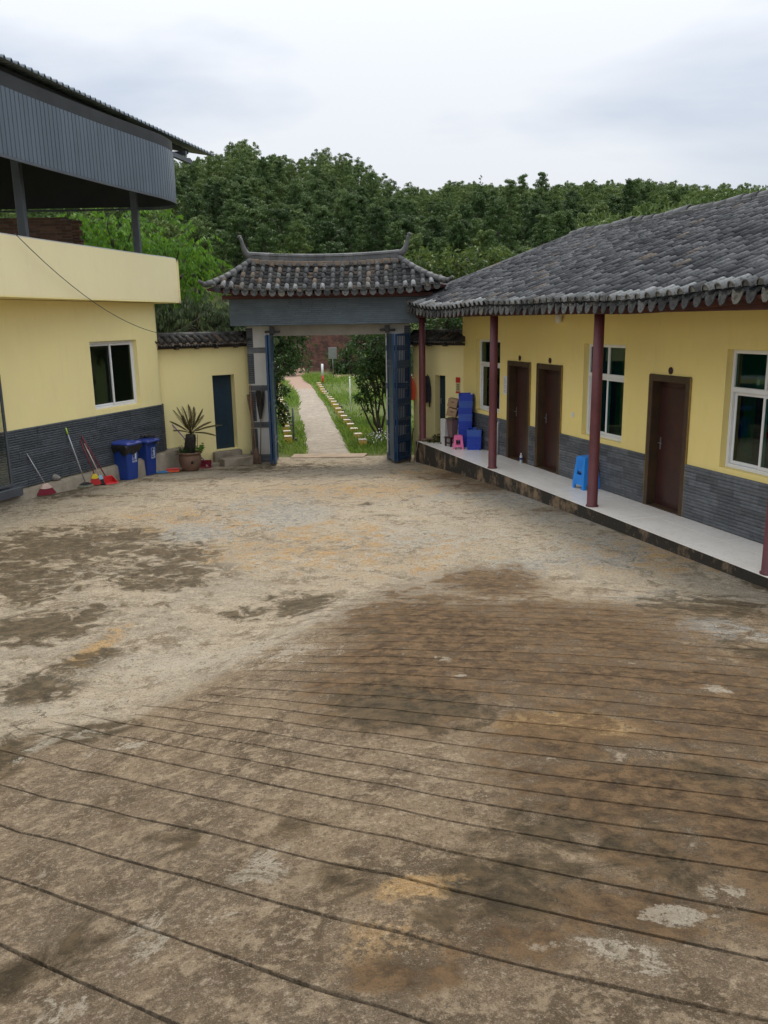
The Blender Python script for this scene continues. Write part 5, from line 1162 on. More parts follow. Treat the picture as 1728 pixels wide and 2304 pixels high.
# long-handled dustpan, red
dp = thing('dustpan', 'red long-handled dustpan standing next to blue bins', 'dustpan', (-6.07, 18.10, zf(-6.07, 18.10)), 0)
Mq = Matrix.Rotation(wrz - .4, 4, 'Z'); mb = MB()
vs = [Mq @ Vector(p) for p in ((-.15, -.14, 0), (.15, -.14, 0), (.15, .12, 0), (-.15, .12, 0), (-.15, -.12, .02), (.15, -.12, .02), (.15, .12, .15), (-.15, .12, .15), (-.14, .10, .14), (.14, .10, .14), (.14, -.13, .012), (-.14, -.13, .012), (.14, .10, .015), (-.14, .10, .015))]
mb.add(vs, [(3, 2, 1, 0), (2, 3, 7, 6), (1, 2, 6, 5), (0, 4, 7, 3), (11, 10, 12, 13), (13, 12, 9, 8), (8, 9, 6, 7), (10, 5, 6, 9), (9, 12, 10), (11, 13, 8), (11, 8, 7, 4), (0, 1, 10, 11), (1, 5, 10), (0, 11, 4)]); mb.build('pan', M_['red_pl'], dp)
mb = MB(); mb.tube([Mq @ Vector((0, .115, .12)), Vector((-.42, -.26, 1.10))], .012, 8); mb.build('handle', M_['dkred'], dp)
# stone on the kerb
mb = MB(); mb.lathe([(0, 0), (.10, .0), (.13, .05), (.10, .10), (.04, .125), (0, .125)], 9, M=Matrix.Translation((-6.83, 16.98, 0.0)) @ Matrix.Diagonal((1.1, .8, 1, 1)), smooth=False)
mb.v = [(x + .02 * math.sin(17 * z + 9 * y), y + .02 * math.sin(13 * x), z + .012 * math.sin(21 * x)) for x, y, z in mb.v]
single(mb, 'stone', M_['stone'], 'brown lump of stone on the kerb below the slate dado', 'stone', (-6.83, 16.98, 0))
# brush and blue scraper on the ground beyond the bins
x, y = -5.22, 20.35; bo = thing('scrubbing_brush', 'orange red brush lying on the concrete between bin and pot', 'brush', (x, y, zf(x, y)), .25)
mb = MB(); mb.bbox(-.16, .16, -.045, .045, .045, .085, .015); mb.build('back', M_['red_pl'], bo)
mb = MB(); mb.box(-.15, .15, -.04, .04, 0, .044); mb.build('bristles', M_['orange'], bo)
mb = MB(); mb.tube([(.05, .03, .08), (.62, .25, .05)], .01, 6); mb.build('handle', M_['bamboo'], bo)
x, y = -5.43, 20.12; mb = MB(); mb.bbox(-.15, .15, -.06, .06, 0, .03, .012, M=Matrix.Translation((x, y, zf(x, y))) @ Matrix.Rotation(.3, 4, 'Z')); mb.bbox(-.08, .08, -.03, .03, .031, .05, .008, M=Matrix.Translation((x, y, zf(x, y))) @ Matrix.Rotation(.3, 4, 'Z'))
single(mb, 'mop_pad', pm('teal_plastic', (.02, .16, .34), None, 5, .5), 'flat blue mop pad lying behind the second blue bin', 'mop pad', (x, y, zf(x, y)))

# potted cycad
PX, PY = -4.86, 20.72; PZ = zf(PX, PY)
cy = thing('potted_cycad', 'withered cycad in a round terracotta pot by the boundary wall', 'potted plant', (PX, PY, PZ))
mb = MB(); mb.lathe([(0, 0), (.20, 0), (.215, .02), (.265, .14), (.285, .26), (.275, .36), (.262, .40), (.285, .415), (.305, .43), (.305, .455), (.27, .462), (.262, .44), (.255, .40), (0, .395)], 32); pt = mb.build('pot', M_['pot'], cy)
mb = MB(); mb.lathe([(0, -.012), (.035, -.008), (.045, 0), (.03, .006), (0, .012)], 10, M=Matrix.Translation((.10, -.262, .23)) @ Matrix.Rotation(R(90), 4, 'X')); mb.build('pot_boss', M_['cycad_trunk'], pt)
MB().lathe([(0, .42), (.20, .415), (.258, .405)], 20).build('soil', M_['soil'], cy)
mb = MB(); mb.tube([(0, 0, .40), (.02, 0, .60), (.05, 0, .80), (.06, 0, .90)], [.13, .14, .13, .11], 14)
r_ = random.Random(8)
for k in range(120):
    a = r_.uniform(0, 6.28); z = r_.uniform(.42, .9); cx = .02 + .05 * (z - .5); rr = .125; p = Vector((cx + rr * math.cos(a), rr * math.sin(a), z)); d_ = Vector((math.cos(a), math.sin(a), .55)) * .055; s_ = Vector((-math.sin(a), math.cos(a), 0)) * .02
    mb.add([p - s_, p + s_, p + d_], [(0, 1, 2)])
mb.build('trunk', M_['cycad_trunk'], cy)
def frond(az, el, L, droop, dry=1.0, n=22):
    mb = MB(); p = Vector((.06, 0, .92)); d_ = Vector((math.cos(az) * math.cos(el), math.sin(az) * math.cos(el), math.sin(el))); side = Vector((-math.sin(az), math.cos(az), 0)); pts = [p.copy()]
    for k in range(n):
        p = p + d_ * (L / n); d_ = (d_ + Vector((0, 0, -droop / n))).normalized(); pts.append(p.copy())
    mb.tube(pts[::3] + [pts[-1]], [.009] * len(pts[::3]) + [.003], 5)
    for k in range(3, n + 1):
        f = k / n; ll = .21 * math.sin(math.pi * min(1, f * .78 + .18)) * (.9 + .2 * r_.random()); t_ = (pts[k] - pts[k - 1]).normalized(); up = side.cross(t_)
        for s in (-1, 1):
            o = (t_ * .75 + side * s * (.38 * dry) + up * .18).normalized(); a = pts[k]; w_ = t_ * .016 + side * .006
            mb.add([a - w_, a + o * ll * .5 + w_, a + o * ll, a + o * ll * .5 - w_], [(0, 1, 2, 3)])
    return mb
for (az, el, L, dr_) in ((170, 62, .72, .5), (150, 75, .70, .35), (110, 80, .72, .3), (60, 78, .66, .3), (20, 66, .68, .4), (340, 58, .62, .5), (5, 28, .82, .55), (355, 14, .66, .7), (190, 45, .58, .5), (210, 30, .45, .6), (250, 65, .55, .4), (290, 60, .55, .45), (30, 40, .6, .6), (185, 70, .72, .35)):
    frond(R(az), R(el), L, dr_).build('frond', M_['cycad_leaf'], cy)
def leaf_cards(P, D, L, Wd, droop=0.0, seed=0):
    """diamond leaves at P along D"""
    r_ = np.random.default_rng(seed); n = len(P); D = D / np.linalg.norm(D, axis=1, keepdims=True); D[:, 2] -= droop; D = D / np.linalg.norm(D, axis=1, keepdims=True)
    U = r_.normal(size=(n, 3)); B = np.cross(D, U); B /= np.linalg.norm(B, axis=1, keepdims=True); Nn = np.cross(B, D)
    L = np.asarray(L).reshape(-1, 1) * np.ones((n, 1)); Wd = np.asarray(Wd).reshape(-1, 1) * np.ones((n, 1))
    V = np.stack([P, P + D * L * .45 + B * Wd + Nn * L * .06, P + D * L - np.array([0, 0, 1]) * L * .12, P + D * L * .45 - B * Wd + Nn * L * .06], 1).reshape(-1, 3)
    Fq = np.arange(4 * n).reshape(-1, 4); return V, Fq
P = rng.normal(size=(420, 3)) * [.13, .13, .05] + [-.06, 0, .47]; q = np.hypot(P[:, 0], P[:, 1]); P = P[(q < .36) & (q > .1)]
V, Fq = leaf_cards(P, rng.normal(size=P.shape) + [0, 0, .8], rng.uniform(.04, .09, len(P)), .012, 0, 3); me = np_mesh('weeds', V, Fq); me.materials.append(M_['leaf_dark']); o = put('weeds', me, cy); o['kind'] = 'stuff'
P = np.array([[.27, -.05, .58 + .0 * k] for k in range(26)]) + rng.normal(size=(26, 3)) * .04; V, Fq = leaf_cards(P, rng.normal(size=P.shape) + [.4, 0, 0], rng.uniform(.08, .14, 26), .022, .3, 4); me = np_mesh('seedling', V, Fq); me.materials.append(M_['leaf_bright']); put('seedling', me, cy)
MB().tube([(.2, -.02, .42), (.23, -.03, .9)], .009, 6).build('cane', M_['bamboo'], cy)
# purple-handled dustpan behind the pot
x, y = -4.62, 21.30; dp = thing('dustpan', 'dark red dustpan with purple handle behind the potted cycad', 'dustpan', (x, y, zf(x, y)), 0)
mb = MB(); mb.add([(-.17, -.12, 0), (.17, -.12, 0), (.15, .1, 0), (-.15, .1, 0), (-.17, -.1, .015), (.17, -.1, .015), (.15, .1, .17), (-.15, .1, .17)], [(3, 2, 1, 0), (0, 1, 5, 4), (1, 2, 6, 5), (2, 3, 7, 6), (3, 0, 4, 7)]); mb.build('pan', M_['dkred'], dp)
mb = MB(); mb.tube([(-.02, .09, .14), (-.78, .02, 1.12)], .013, 8); mb.build('handle', M_['purple'], dp)
# steps and stones by the left door
x0 = Vector((-5.32, 21.38)); dw = Vector((1.8, 1.37)).normalized(); nw = Vector((dw.y, -dw.x)); rzw = math.atan2(dw.y, dw.x)
def on_wall(u, q, z): p = x0 + dw * u + nw * q; return Vector((p.x, p.y, z))
def step(label, u0, u1, q0, q1, z1):
    c0 = on_wall((u0 + u1) / 2, (q0 + q1) / 2, gz(-4.3, 21.9) - .03); mb = MB(); L = (u1 - u0) / 2; Q = (q1 - q0) / 2; h = z1 - c0.z
    n = 10; vs = []
    for z in (0, h * .9, h):
        for k in range(n):
            f = k / n * 4; s_ = int(f); g = f - s_; x, y = [(-L + 2*L*g, -Q), (L, -Q + 2*Q*g), (L - 2*L*g, Q), (-L, Q - 2*Q*g)][s_]; j = .018 * math.sin(k * 2.3 + z * 9); vs.append((x * (1 - (.04 if z == h else 0)) + j, y * (1 - (.06 if z == h else 0)) + j, z + (.01 * math.sin(k * 3.1) if z else 0)))
    mb.add(vs, [(i, (i+1) % n, n+(i+1) % n, n+i) for i in range(n)] + [(n+i, n+(i+1) % n, 2*n+(i+1) % n, 2*n+i) for i in range(n)] + [tuple(range(2*n, 3*n))])
    o = mb.build('stone_step', M_['concrete'], None, label=label, cat='step'); o.location = c0; o.rotation_euler = (0, 0, rzw); return o
step('worn upper stone step right under the teal door', .95, 1.78, .01, .20, -.22); step('worn lower stone step in front of the teal door', 1.0, 2.05, .21, .62, -.36); step('small pale stone slab beside the door steps', .55, 1.0, .16, .45, -.47)
mb = MB(); c0 = on_wall(2.02, .33, -.31)
mb.lathe([(0, -.05), (.06, -.045), (.085, 0), (.06, .04), (0, .055)], 8, c=tuple(c0), smooth=False); single(mb, 'stone', M_['stone'], 'small grey stone on the lower step by the brooms', 'stone', c0 + Vector((0, 0, -.05)))
# tools leaning at the left pillar
def besom(label, foot, top, headlen, head_up, mat=M_['straw'], hw=.10):
    foot, top = Vector(foot), Vector(top); t_ = thing('besom', label, 'broom', foot); d_ = (top - foot)
    MB().tube([Vector((0, 0, 0)), d_ * .5 + Vector((.01, 0, 0)), d_], [.014, .013, .012], 7).build('handle', M_['bamboo'], t_)
    mb = MB(); r_ = random.Random(len(label)); a = d_ if head_up else Vector((0, 0, 0)); u = -d_.normalized() if head_up else d_.normalized()
    side = u.cross(Vector((0, 1, 0))).normalized(); fr = u.cross(side)
    for k in range(90):
        an = r_.uniform(0, 6.28); q = r_.random() ** .5; e = a + (side * math.cos(an) + fr * .4 * math.sin(an)) * hw * q; s_ = a + u * headlen + (side * math.cos(an) + fr * math.sin(an)) * .02
        mb.tube([s_, s_.lerp(e, .5) + (side * math.cos(an)) * hw * .12, e], [.006, .006, .003], 4, caps=False)
    mb.build('bristles', mat, t_)
    return t_
fz = zf(-3.4, 22.0)
besom('straw broom standing on its bristles in front of the left gate pillar', (-3.36, 21.95, fz), (-3.50, 22.28, 1.05), .42, False, hw=.13)
besom('dark besom propped head up against the left gate pillar', (-3.30, 22.12, fz), (-3.24, 22.33, 1.34), .75, True, M_['old_wood'], .13)
besom('brown besom propped head up beside the yellow wall', (-3.40, 22.08, fz), (-3.52, 22.33, 1.25), .65, True, M_['straw'], .09)
single(MB().tube([(-3.46, 22.0, fz), (-3.50, 22.33, 1.5)], .016, 7), 'bamboo_pole', M_['bamboo'], 'bare bamboo pole leaning at the left gate pillar', 'pole', (-3.46, 22.0, fz))

# ------------------------------------------------------------------ on the platform
def rw(s, n_, z=0.0): return RBM @ Vector((s, n_, z))
# nesting plastic stool: local origin at the floor
def stool_body(mb, h, wt, wb, leg=.05, apron=.40):
    """tapered four-sided stool with a window in each side and cut-out between the legs"""
    rbox(mb, wt - .015, wt - .015, wt - .02, wt - .02, h - .025, h, .03)
    for k in range(4):
        Mz = Matrix.Rotation(R(90 * k), 4, 'Z')
        def P(f, z):   # f -1..1 across the side at height z
            w_ = (wb + (wt - wb) * z / h) / 2; return Mz @ Vector((f * w_, -w_, z))
        def band(f0, f1, z0, z1):
            a = [P(f0, z0), P(f1, z0), P(f1, z1), P(f0, z1)]; nrm = (a[1] - a[0]).cross(a[3] - a[0]).normalized() * .012; b_ = [p - nrm for p in a]
            mb.add(a + b_, [(0, 1, 2, 3), (7, 6, 5, 4), (0, 4, 5, 1), (1, 5, 6, 2), (2, 6, 7, 3), (3, 7, 4, 0)])
        lf = .62
        band(-1, -lf, 0, h - .012); band(lf, 1, 0, h - .012)
        band(-lf, lf, h * .68, h - .012); band(-lf, lf, h * .16, h * .32)
        band(-lf, -.46, h * .32, h * .68); band(.46, lf, h * .32, h * .68)
        for z in (.73, .79, .85): 
            a = [P(-.45, h * z), P(.45, h * z), P(.45, h * (z + .025)), P(-.45, h * (z + .025))]; nrm = (a[1] - a[0]).cross(a[3] - a[0]).normalized() * .006; mb.add([p + nrm for p in a] + a, [(0, 1, 2, 3), (0, 4, 5, 1), (3, 2, 6, 7)])
    return mb
for k in range(5):
    p = rw(3.80, -.225); o = stool_body(MB(), .455, .25, .335).build('plastic_stool', M_['stool_blue'], None, label=['sky blue plastic stool, lowest of the nested stack behind the column', 'sky blue plastic stool, second from bottom of the nested stack', 'sky blue plastic stool in the middle of the nested stack', 'sky blue plastic stool, second from top of the nested stack', 'sky blue plastic stool on top of the nested stack'][k], cat='stool', group='nested blue stools')
    o.location = p + Vector((0, 0, + .028 * k + .001)); o.rotation_euler = (0, 0, RB_ROT + R(4)); o.scale = (1.08 - .002 * k,) * 2 + (1.08,)
p = rw(-1.66, -.55); o = stool_body(MB(), .335, .20, .265).build('plastic_stool', M_['stool_pink'], None, label='pink plastic stool in front of the blue crates', cat='stool'); o.location = p; o.rotation_euler = (0, 0, R(-6))
# little wooden stool
p = rw(-2.12, -.56); ws = thing('wooden_stool', 'small dark red wooden stool under the mauve bin', 'stool', p, RB_ROT + .25)
MB().bbox(-.15, .15, -.12, .12, .205, .235, .006).build('seat', M_['door'], ws)
for sx in (-1, 1):
    for sy in (-1, 1): MB().bbox(sx*.11 - .02, sx*.11 + .02, sy*.085 - .02, sy*.085 + .02, 0, .204, .004).build('leg', M_['door'], ws)
for sy in (-1, 1): MB().bbox(-.09, .09, sy*.085 - .012, sy*.085 + .012, .07, .10, .003).build('stretcher', M_['door'], ws)
# mauve bin on the stool with a lid and two cartons on it
bz = .237; pb = rw(-2.12, -.52); bn = thing('storage_bin', 'tall mauve brown plastic bin with lid on the wooden stool', 'bin', pb + Vector((0, 0, bz)), RB_ROT + .2)
mb = MB(); rbox(mb, .17, .17, .24, .24, 0, .44, .03); mb.build('body', M_['brown_bin'], bn); mb = MB(); rbox(mb, .29, .29, .27, .27, .441, .465, .03); rbox(mb, .2, .2, .18, .18, .466, .48, .03); mb.build('lid', M_['lid_brown'], bn)
def carton(name, mat, label, loc, rz, w_, d_, h, tilt=0, hand=True):
    t_ = thing(name, label, 'box', loc, rz); Mt = Matrix.Rotation(tilt, 4, 'Y')
    MB().bbox(-w_/2, w_/2, -d_/2, d_/2, 0, h, .004, M=Mt).build('box', mat, t_)
    mb = MB(); mb.box(-w_/2 - .001, w_/2 + .001, -.02, .02, h - .002, h + .002, M=Mt); mb.build('tape', M_['gold'], t_)
    if hand: mb = MB(); mb.bbox(-.035, .035, -d_/2 - .003, -d_/2 + .002, h * .55, h * .68, .002, M=Mt); mb.build('hand_hole', M_['lid_brown'], t_)
    return t_
z1 = bz + .483
carton('carton', M_['card'], 'brown cardboard carton, lower of two tilted on the mauve bin', pb + Vector((-.02, 0, z1 + .035)), RB_ROT + .9, .25, .22, .20, R(14)); carton('carton', M_['card'], 'brown cardboard carton, upper of two tilted on the mauve bin', pb + Vector((.02, .02, z1 + .26)), RB_ROT + .8, .25, .22, .21, R(12))
carton('carton', M_['carton'], 'white carton standing behind the mauve bin', rw(-2.56, -.50), RB_ROT + .15, .24, .24, .64, 0, False)
# black bag between cartons and crates
mb = MB(); n = 14; prof = [(0, 0), (.07, .01), (.10, .12), (.085, .25), (.09, .40), (.07, .52), (.03, .60), (.035, .66), (0, .68)]
pbk = rw(-2.05, -.22, .60); mb.lathe(prof, n, M=Matrix.Translation(pbk)); mb.v = [(x + .02 * math.sin(z * 31 + y * 22), y + .02 * math.sin(z * 27 + x * 25), z) for x, y, z in mb.v]
single(mb, 'plastic_bag', M_['black'], 'black plastic bag hanging beside the top blue crates', 'bag', pbk)
# crates
def crate_mesh(mat):
    mb = MB(); w_, l, h = .34, .52, .165; t_ = .006
    def side(a, b_, z0, z1): pass
    vs = []
    for (sx, z) in ((.95, 0), (1.0, h)):
        vs += [(-w_/2*sx, -l/2*sx, z), (w_/2*sx, -l/2*sx, z), (w_/2*sx, l/2*sx, z), (-w_/2*sx, l/2*sx, z)]
    for (sx, z) in ((.955, h), (.90, .008)):
        vs += [(-w_/2*sx, -l/2*sx, z), (w_/2*sx, -l/2*sx, z), (w_/2*sx, l/2*sx, z), (-w_/2*sx, l/2*sx, z)]
    fs = [(3, 2, 1, 0)] + [(i, (i+1) % 4, 4+(i+1) % 4, 4+i) for i in range(4)] + [(4+i, 4+(i+1) % 4, 8+(i+1) % 4, 8+i) for i in range(4)] + [(8+i, 8+(i+1) % 4, 12+(i+1) % 4, 12+i) for i in range(4)] + [(12, 13, 14, 15)]
    mb.add(vs, fs)
    # rim, base band and ribs
    for z0, z1, q in ((h - .022, h - .002, .010), (.045, .055, .005), (.0, .014, .002)):
        f = .95 + .05 * z1 / h; X, Y = w_/2*f, l/2*f
        mb.box(-X - q, X + q, -Y - q, -Y + .001, z0, z1); mb.box(-X - q, X + q, Y - .001, Y + q, z0, z1); mb.box(-X - q, -X + .001, -Y, Y, z0, z1); mb.box(X - .001, X + q, -Y, Y, z0, z1)
    for k in range(7):
        y = -l/2 * .84 + l * .84 * k / 6
        for s in (-1, 1): mb.box(s * w_/2 * .985 - .006, s * w_/2 * .985 + .006, y - .004, y + .004, .056, h - .023)
    for k in range(6):
        x = -w_/2 * .8 + w_ * .8 * k / 5
        if abs(x) < .08: continue
        for s in (-1, 1): mb.box(x - .004, x + .004, s * l/2 * .985 - .006, s * l/2 * .985 + .006, .056, h - .023)
    for s in (-1, 1): mb.bbox(-.075, .075, s * l/2 * .99 - .012, s * l/2 * .99 + .012, .10, .135, .004)
    me = mb.mesh('crate'); me.materials.append(mat); return me
cm1, cm2 = crate_mesh(M_['crate1']), crate_mesh(M_['crate2'])
names = ['lowest', 'second from bottom', 'third from bottom', 'fourth', 'fifth', 'sixth', 'seventh', 'topmost']
bs0 = rw(-2.02, -.20); fs0 = rw(-1.52, -.165)
for k in range(8):
    lab = ('blue plastic crate, %s of the tall stack under the window' % names[k]) if k not in (6,) else 'faded pale blue crate, second from top of the tall stack'
    o = put('crate', cm2 if k in (6, 4) else cm1, None, label=lab, cat='crate', group='stacked blue crates'); o.location = bs0 + Vector((random.uniform(-.008, .008), random.uniform(-.008, .008), k * .163 + .002)); o.rotation_euler = (0, 0, R(-8) + random.uniform(-.02, .02))
for k in range(3):
    o = put('crate', [cm1, cm1, cm2][k], None, label=['deep blue crate at the bottom of the low stack beside the pink stool', 'blue crate in the middle of the low stack beside the pink stool', 'lighter blue crate on top of the low stack beside the pink stool'][k], cat='crate', group='stacked blue crates')
    o.location = fs0 + Vector((0, 0, k * .163 + .002)); o.rotation_euler = (0, 0, R(-12) + random.uniform(-.02, .02))
# leaf pile and logs at the platform end
P = rng.normal(size=(900, 3)) * [.16, .12, .05]; P[:, 2] = np.abs(P[:, 2]) * (1.3 - np.clip(np.hypot(P[:, 0], P[:, 1]) * 3, 0, 1)) * 1.6 + .01
pl0 = rw(-3.02, -.50); V, Fq = leaf_cards(P, rng.normal(size=P.shape) * [1, 1, .4], rng.uniform(.05, .12, 900), .018, .1, 8); me = np_mesh('leaf_pile', V, Fq); me.materials.append(leaf_mat('wilted_leaves', (.03, .05, .012), (.07, .09, .025), (.16, .10, .045), .2, 4.0)); o = put('leaf_pile', me, None, label='heap of wilted green and brown leaves behind the log', cat='leaves', kind='stuff'); o.location = pl0
lg0, lg1 = rw(-3.18, -.97, .045), rw(-2.95, -.38, .05); single(MB().tube([lg0, lg0.lerp(lg1, .5) + Vector((0, 0, .01)), lg1], [.032, .042, .036], 9), 'log', M_['bamboo'], 'pale bare log lying along the end of the white tiled platform', 'log', lg0 - Vector((0, 0, .04)))
# sticks leaning at the end of the platform
for k, (a, b_, lab) in enumerate((((.80, 21.55), (.98, 21.75), 'thin brown stick leaning against the red end column'), ((.70, 21.75), (.82, 22.05), 'thick dark stick leaning between gate leaf and red column'))):
    z = zf(*a); single(MB().tube([(a[0], a[1], z), (b_[0], b_[1], z + (.75, .85)[k])], (.013, .02)[k], 6), 'stick', M_['bamboo'] if k == 0 else M_['old_wood'], lab, 'stick', (a[0], a[1], z))
# jackets on the splayed wall
def hang(label, name, cat, mat, u, z_top, w_, h, folds, strap, mat2=None, off=.03):
    q0 = Vector((.86, 22.78)); dq = (Vector((2.12, 21.42)) - q0).normalized(); nq = Vector((dq.y, -dq.x)) ; nq = nq if nq.y < 0 else -nq
    p = q0 + dq * u + nq * off; t_ = thing(name, label, cat, (p.x, p.y, z_top - h), math.atan2(dq.y, dq.x))
    mb = MB(); n, m2 = 15, 12; vs = []
    for sgn in (-1, 1):
        for j in range(m2 + 1):
            f = j / m2; ww = w_ / 2 * (.30 + .70 * min(1, (f * 2.4)) ** .6) * (1 - .10 * max(0, f - .7) / .3)
            for i in range(n + 1):
                g = i / n * 2 - 1; dep = .075 * (1 - g * g) ** .5 * (.55 + .45 * math.sin(f * 2.6)) + .012 * math.sin(g * folds + f * 3) 
                vs.append((g * ww, -.02 - (dep if sgn < 0 else 0), h * (1 - f) + .02 * math.sin(g * 5) * f))
    q = (n + 1) * (m2 + 1); fs = []
    for j in range(m2):
        for i in range(n):
            a = j * (n + 1) + i; fs.append((a, a + n + 1, a + n + 2, a + 1)); fs.append((q + a, q + a + 1, q + a + n + 2, q + a + n + 1))
    mb.add(vs, fs, True); mb.build('cloth', mat, t_)
    if strap:
        s_ = MB()
        for x, l in strap: s_.bbox(x - .02, x + .02, -.05, -.03, -l, .12, .004)
        s_.build('strap', mat2 or mat, t_)
    mb = MB(); mb.tube([(0, -.0, h), (0, -.03, h + .03)], .012, 6); mb.build('hook', M_['black'], t_)
hang('orange life vest hanging on yellow wall behind the red column', 'life_vest', 'vest', M_['orange'], -.02, 1.70, .52, .68, 9, [(-.10, .10), (.06, .18)], M_['black'], .16)
hang('dark navy jacket hanging on yellow wall right of the red column', 'jacket', 'jacket', M_['navy'], .58, 1.66, .26, .70, 12, [(.09, .12)], M_['navy'])
# bottle by the door
p = rw(.86, -.10); bt = thing('water_bottle', 'clear plastic water bottle on the platform beside a brown door', 'bottle', p)
MB().lathe([(0, 0), (.03, 0), (.033, .01), (.031, .07), (.034, .075), (.034, .14), (.03, .165), (.014, .195), (.014, .205), (0, .205)], 14).build('body', M_['bottle'], bt)
MB().lathe([(.0345, .08), (.0345, .125)], 14).build('label_band', M_['bin_blue'], bt); MB().lathe([(.016, .205), (.016, .225), (0, .226)], 12).build('cap', M_['white_paint'], bt)
# wall-mounted small things of the building
p = rw(2.33, -.001, 0)
wlamp = thing('wall_lamp', 'small milky lamp on the yellow wall under the eave', 'lamp', rw(2.33, 0, 3.0), RB_ROT)
MB().lathe([(0, 0), (.055, .01), (.065, .06), (.065, .17), (.05, .20), (0, .205)], 16, (0, -.09, 0)).build('shade', M_['lamp'], wlamp); MB().bbox(-.04, .04, -.04, -.002, .15, .24, .005).build('bracket', M_['upvc'], wlamp)
sw = thing('light_switch', 'white light switch plate on yellow wall between door and window', 'switch', rw(2.85, 0, 1.22), RB_ROT); MB().bbox(-.043, .043, -.014, -.001, 0, .09, .003).build('plate', M_['upvc'], sw); MB().bbox(-.02, .02, -.019, -.0145, .02, .07, .002).build('rocker', M_['white_paint'], sw)
for s, lab in ((.52, 'brown door number disc above the door nearest the crates'), (1.88, 'brown door number disc above the middle door'), (5.84, 'brown door number disc above the door nearest the camera')):
    mb = MB(); mb.lathe([(0, -.006), (.05, -.006), (.056, 0), (.056, .006), (0, .006)], 20, M=RBM @ Matrix.Translation((s, -.008, 2.262)) @ Matrix.Rotation(R(90), 4, 'X')); single(mb, 'door_number', M_['door'], lab, 'number disc', rw(s, 0, 2.26), 'door number discs')
ps = thing('poster', 'narrow poster with red head and foot on yellow wall above crates', 'poster', (.86 + .679 * 1.63, 22.78 - .733 * 1.63, 1.25), math.atan2(-.733, .679))
MB().box(-.075, .075, -.006, -.002, 0, .40).build('sheet', pm('cream_paper', (.62, .52, .28), None, 5, .8), ps); MB().box(-.078, .078, -.009, -.0065, .27, .405).build('header', M_['red_pl'], ps); MB().box(-.076, .076, -.009, -.0065, .0, .045).build('footer', M_['red_pl'], ps)
tx = MB()
for i in range(2):
    for j in range(4): tx.box(-.045 + i * .055, -.012 + i * .055, -.0085, -.0065, .07 + j * .046, .10 + j * .046)
tx.build('print', M_['old_wood'], ps)
nb = thing('notice', 'pale paper notice on yellow wall left of a brown door', 'notice', rw(-.20, -.001, 1.42), RB_ROT); MB().box(-.09, .09, -.005, -.002, 0, .42).build('sheet', M_['paper'], nb)
tx = MB()
for j in range(9): tx.box(-.07, .07 - .03 * (j % 3), -.0065, -.0052, .05 + j * .038, .058 + j * .038)
tx.build('print', M_['slate_r'], nb)
dpip = MB(); dpip.tube([rw(-.45, -.06, 0.003), rw(-.45, -.06, .72), rw(-.45, .0, .78)], .03, 10); single(dpip, 'drain_pipe', M_['steel'], 'grey pipe standing against the slate dado behind the red column', 'pipe', rw(-.45, -.06, 0))
mb = MB(); mb.lathe([(0, 0), (.11, 0), (.13, .05), (.13, .12), (.115, .15), (0, .15)], 20, M=RBM @ Matrix.Translation((7.62, .26, 2.10))); single(mb, 'basket', M_['pink_bristle'], 'beige basket behind the upper window pane nearest the camera', 'basket', rw(7.62, .26, 2.10))
# cable from the parapet to the wall corner and on to the gate eave
def sagline(a, b_, sag, n=14): a, b_ = Vector(a), Vector(b_); return [a.lerp(b_, k / n) - Vector((0, 0, sag * 4 * (k / n) * (1 - k / n))) for k in range(n + 1)]
cb = MB(); cb.tube(sagline((-6.38, 15.3, 4.71), (-5.27, 21.05, 2.86), .36), .008, 5); cb.tube(sagline((-5.27, 21.05, 2.86), (-3.86, 21.50, 3.88), .14), .008, 5)
single(cb, 'cable', M_['cable'], 'thin cable sagging from the parapet to the gate eave', 'cable', (-5.36, 21.12, 2.86))

# ------------------------------------------------------------------ beyond the gate
def kerb_block(label, p, rz, w_, d_, h, grp, topc=True):
    b_ = thing('kerb_block', label, 'kerb block', p, rz, grp)
    MB().bbox(-w_/2, w_/2, -d_/2, d_/2, -.08, h - .012, .01).build('body', M_['kerb_yellow'], b_); MB().bbox(-w_/2 - .004, w_/2 + .004, -d_/2 - .004, d_/2 + .004, h - .011, h + .012, .006).build('top', M_['kerb_top'], b_)
    MB().box(-w_/2 + .01, w_/2 + .16, d_/2 + .005, d_/2 + .25, -.08, h - .10).build('black_stretch', M_['kerb_black'], b_)
for (p0, p1, n, grp, side) in (((-.62, 25.4), (-3.72, 49.5), 19, 'yellow blocks along the right edge of the path', 'right'), ((-3.02, 26.4), (-6.15, 49.5), 19, 'yellow blocks along the left edge of the path', 'left')):
    for k in range(n):
        f = (k / (n - 1)); x = p0[0] + (p1[0] - p0[0]) * f; y = p0[1] + (p1[1] - p0[1]) * f; z = float(land(x, y))
        od = ['nearest', 'second', 'third', 'fourth', 'fifth', 'sixth', 'seventh', 'eighth', 'ninth', 'tenth', 'eleventh', 'twelfth', 'thirteenth', 'fourteenth', 'fifteenth', 'sixteenth', 'seventeenth', 'eighteenth', 'farthest'][k]
        kerb_block('yellow kerb block on the %s edge of the path, %s the gate' % (side, od + (' to' if k == 0 else ' from')), (x, y, z), .13 + .05 * math.sin(k * 2.1), .24, .30, .22, grp)
def post(label, name, x, y, h, r_, cols, cat):
    z = float(land(x, y)) - .05; t_ = thing(name, label, cat, (x, y, z)); zz = 0
    for i, (f, mt) in enumerate(cols): MB().tube([(0, 0, zz), (0, 0, zz + h * f)], r_, 8).build('section', mt, t_); zz += h * f
post('red and white striped marker post at the far end of the kerb blocks', 'marker_post', -3.62, 51.5, 1.25, .07, [(.45, M_['red_pl']), (.55, M_['white_paint'])], 'post')
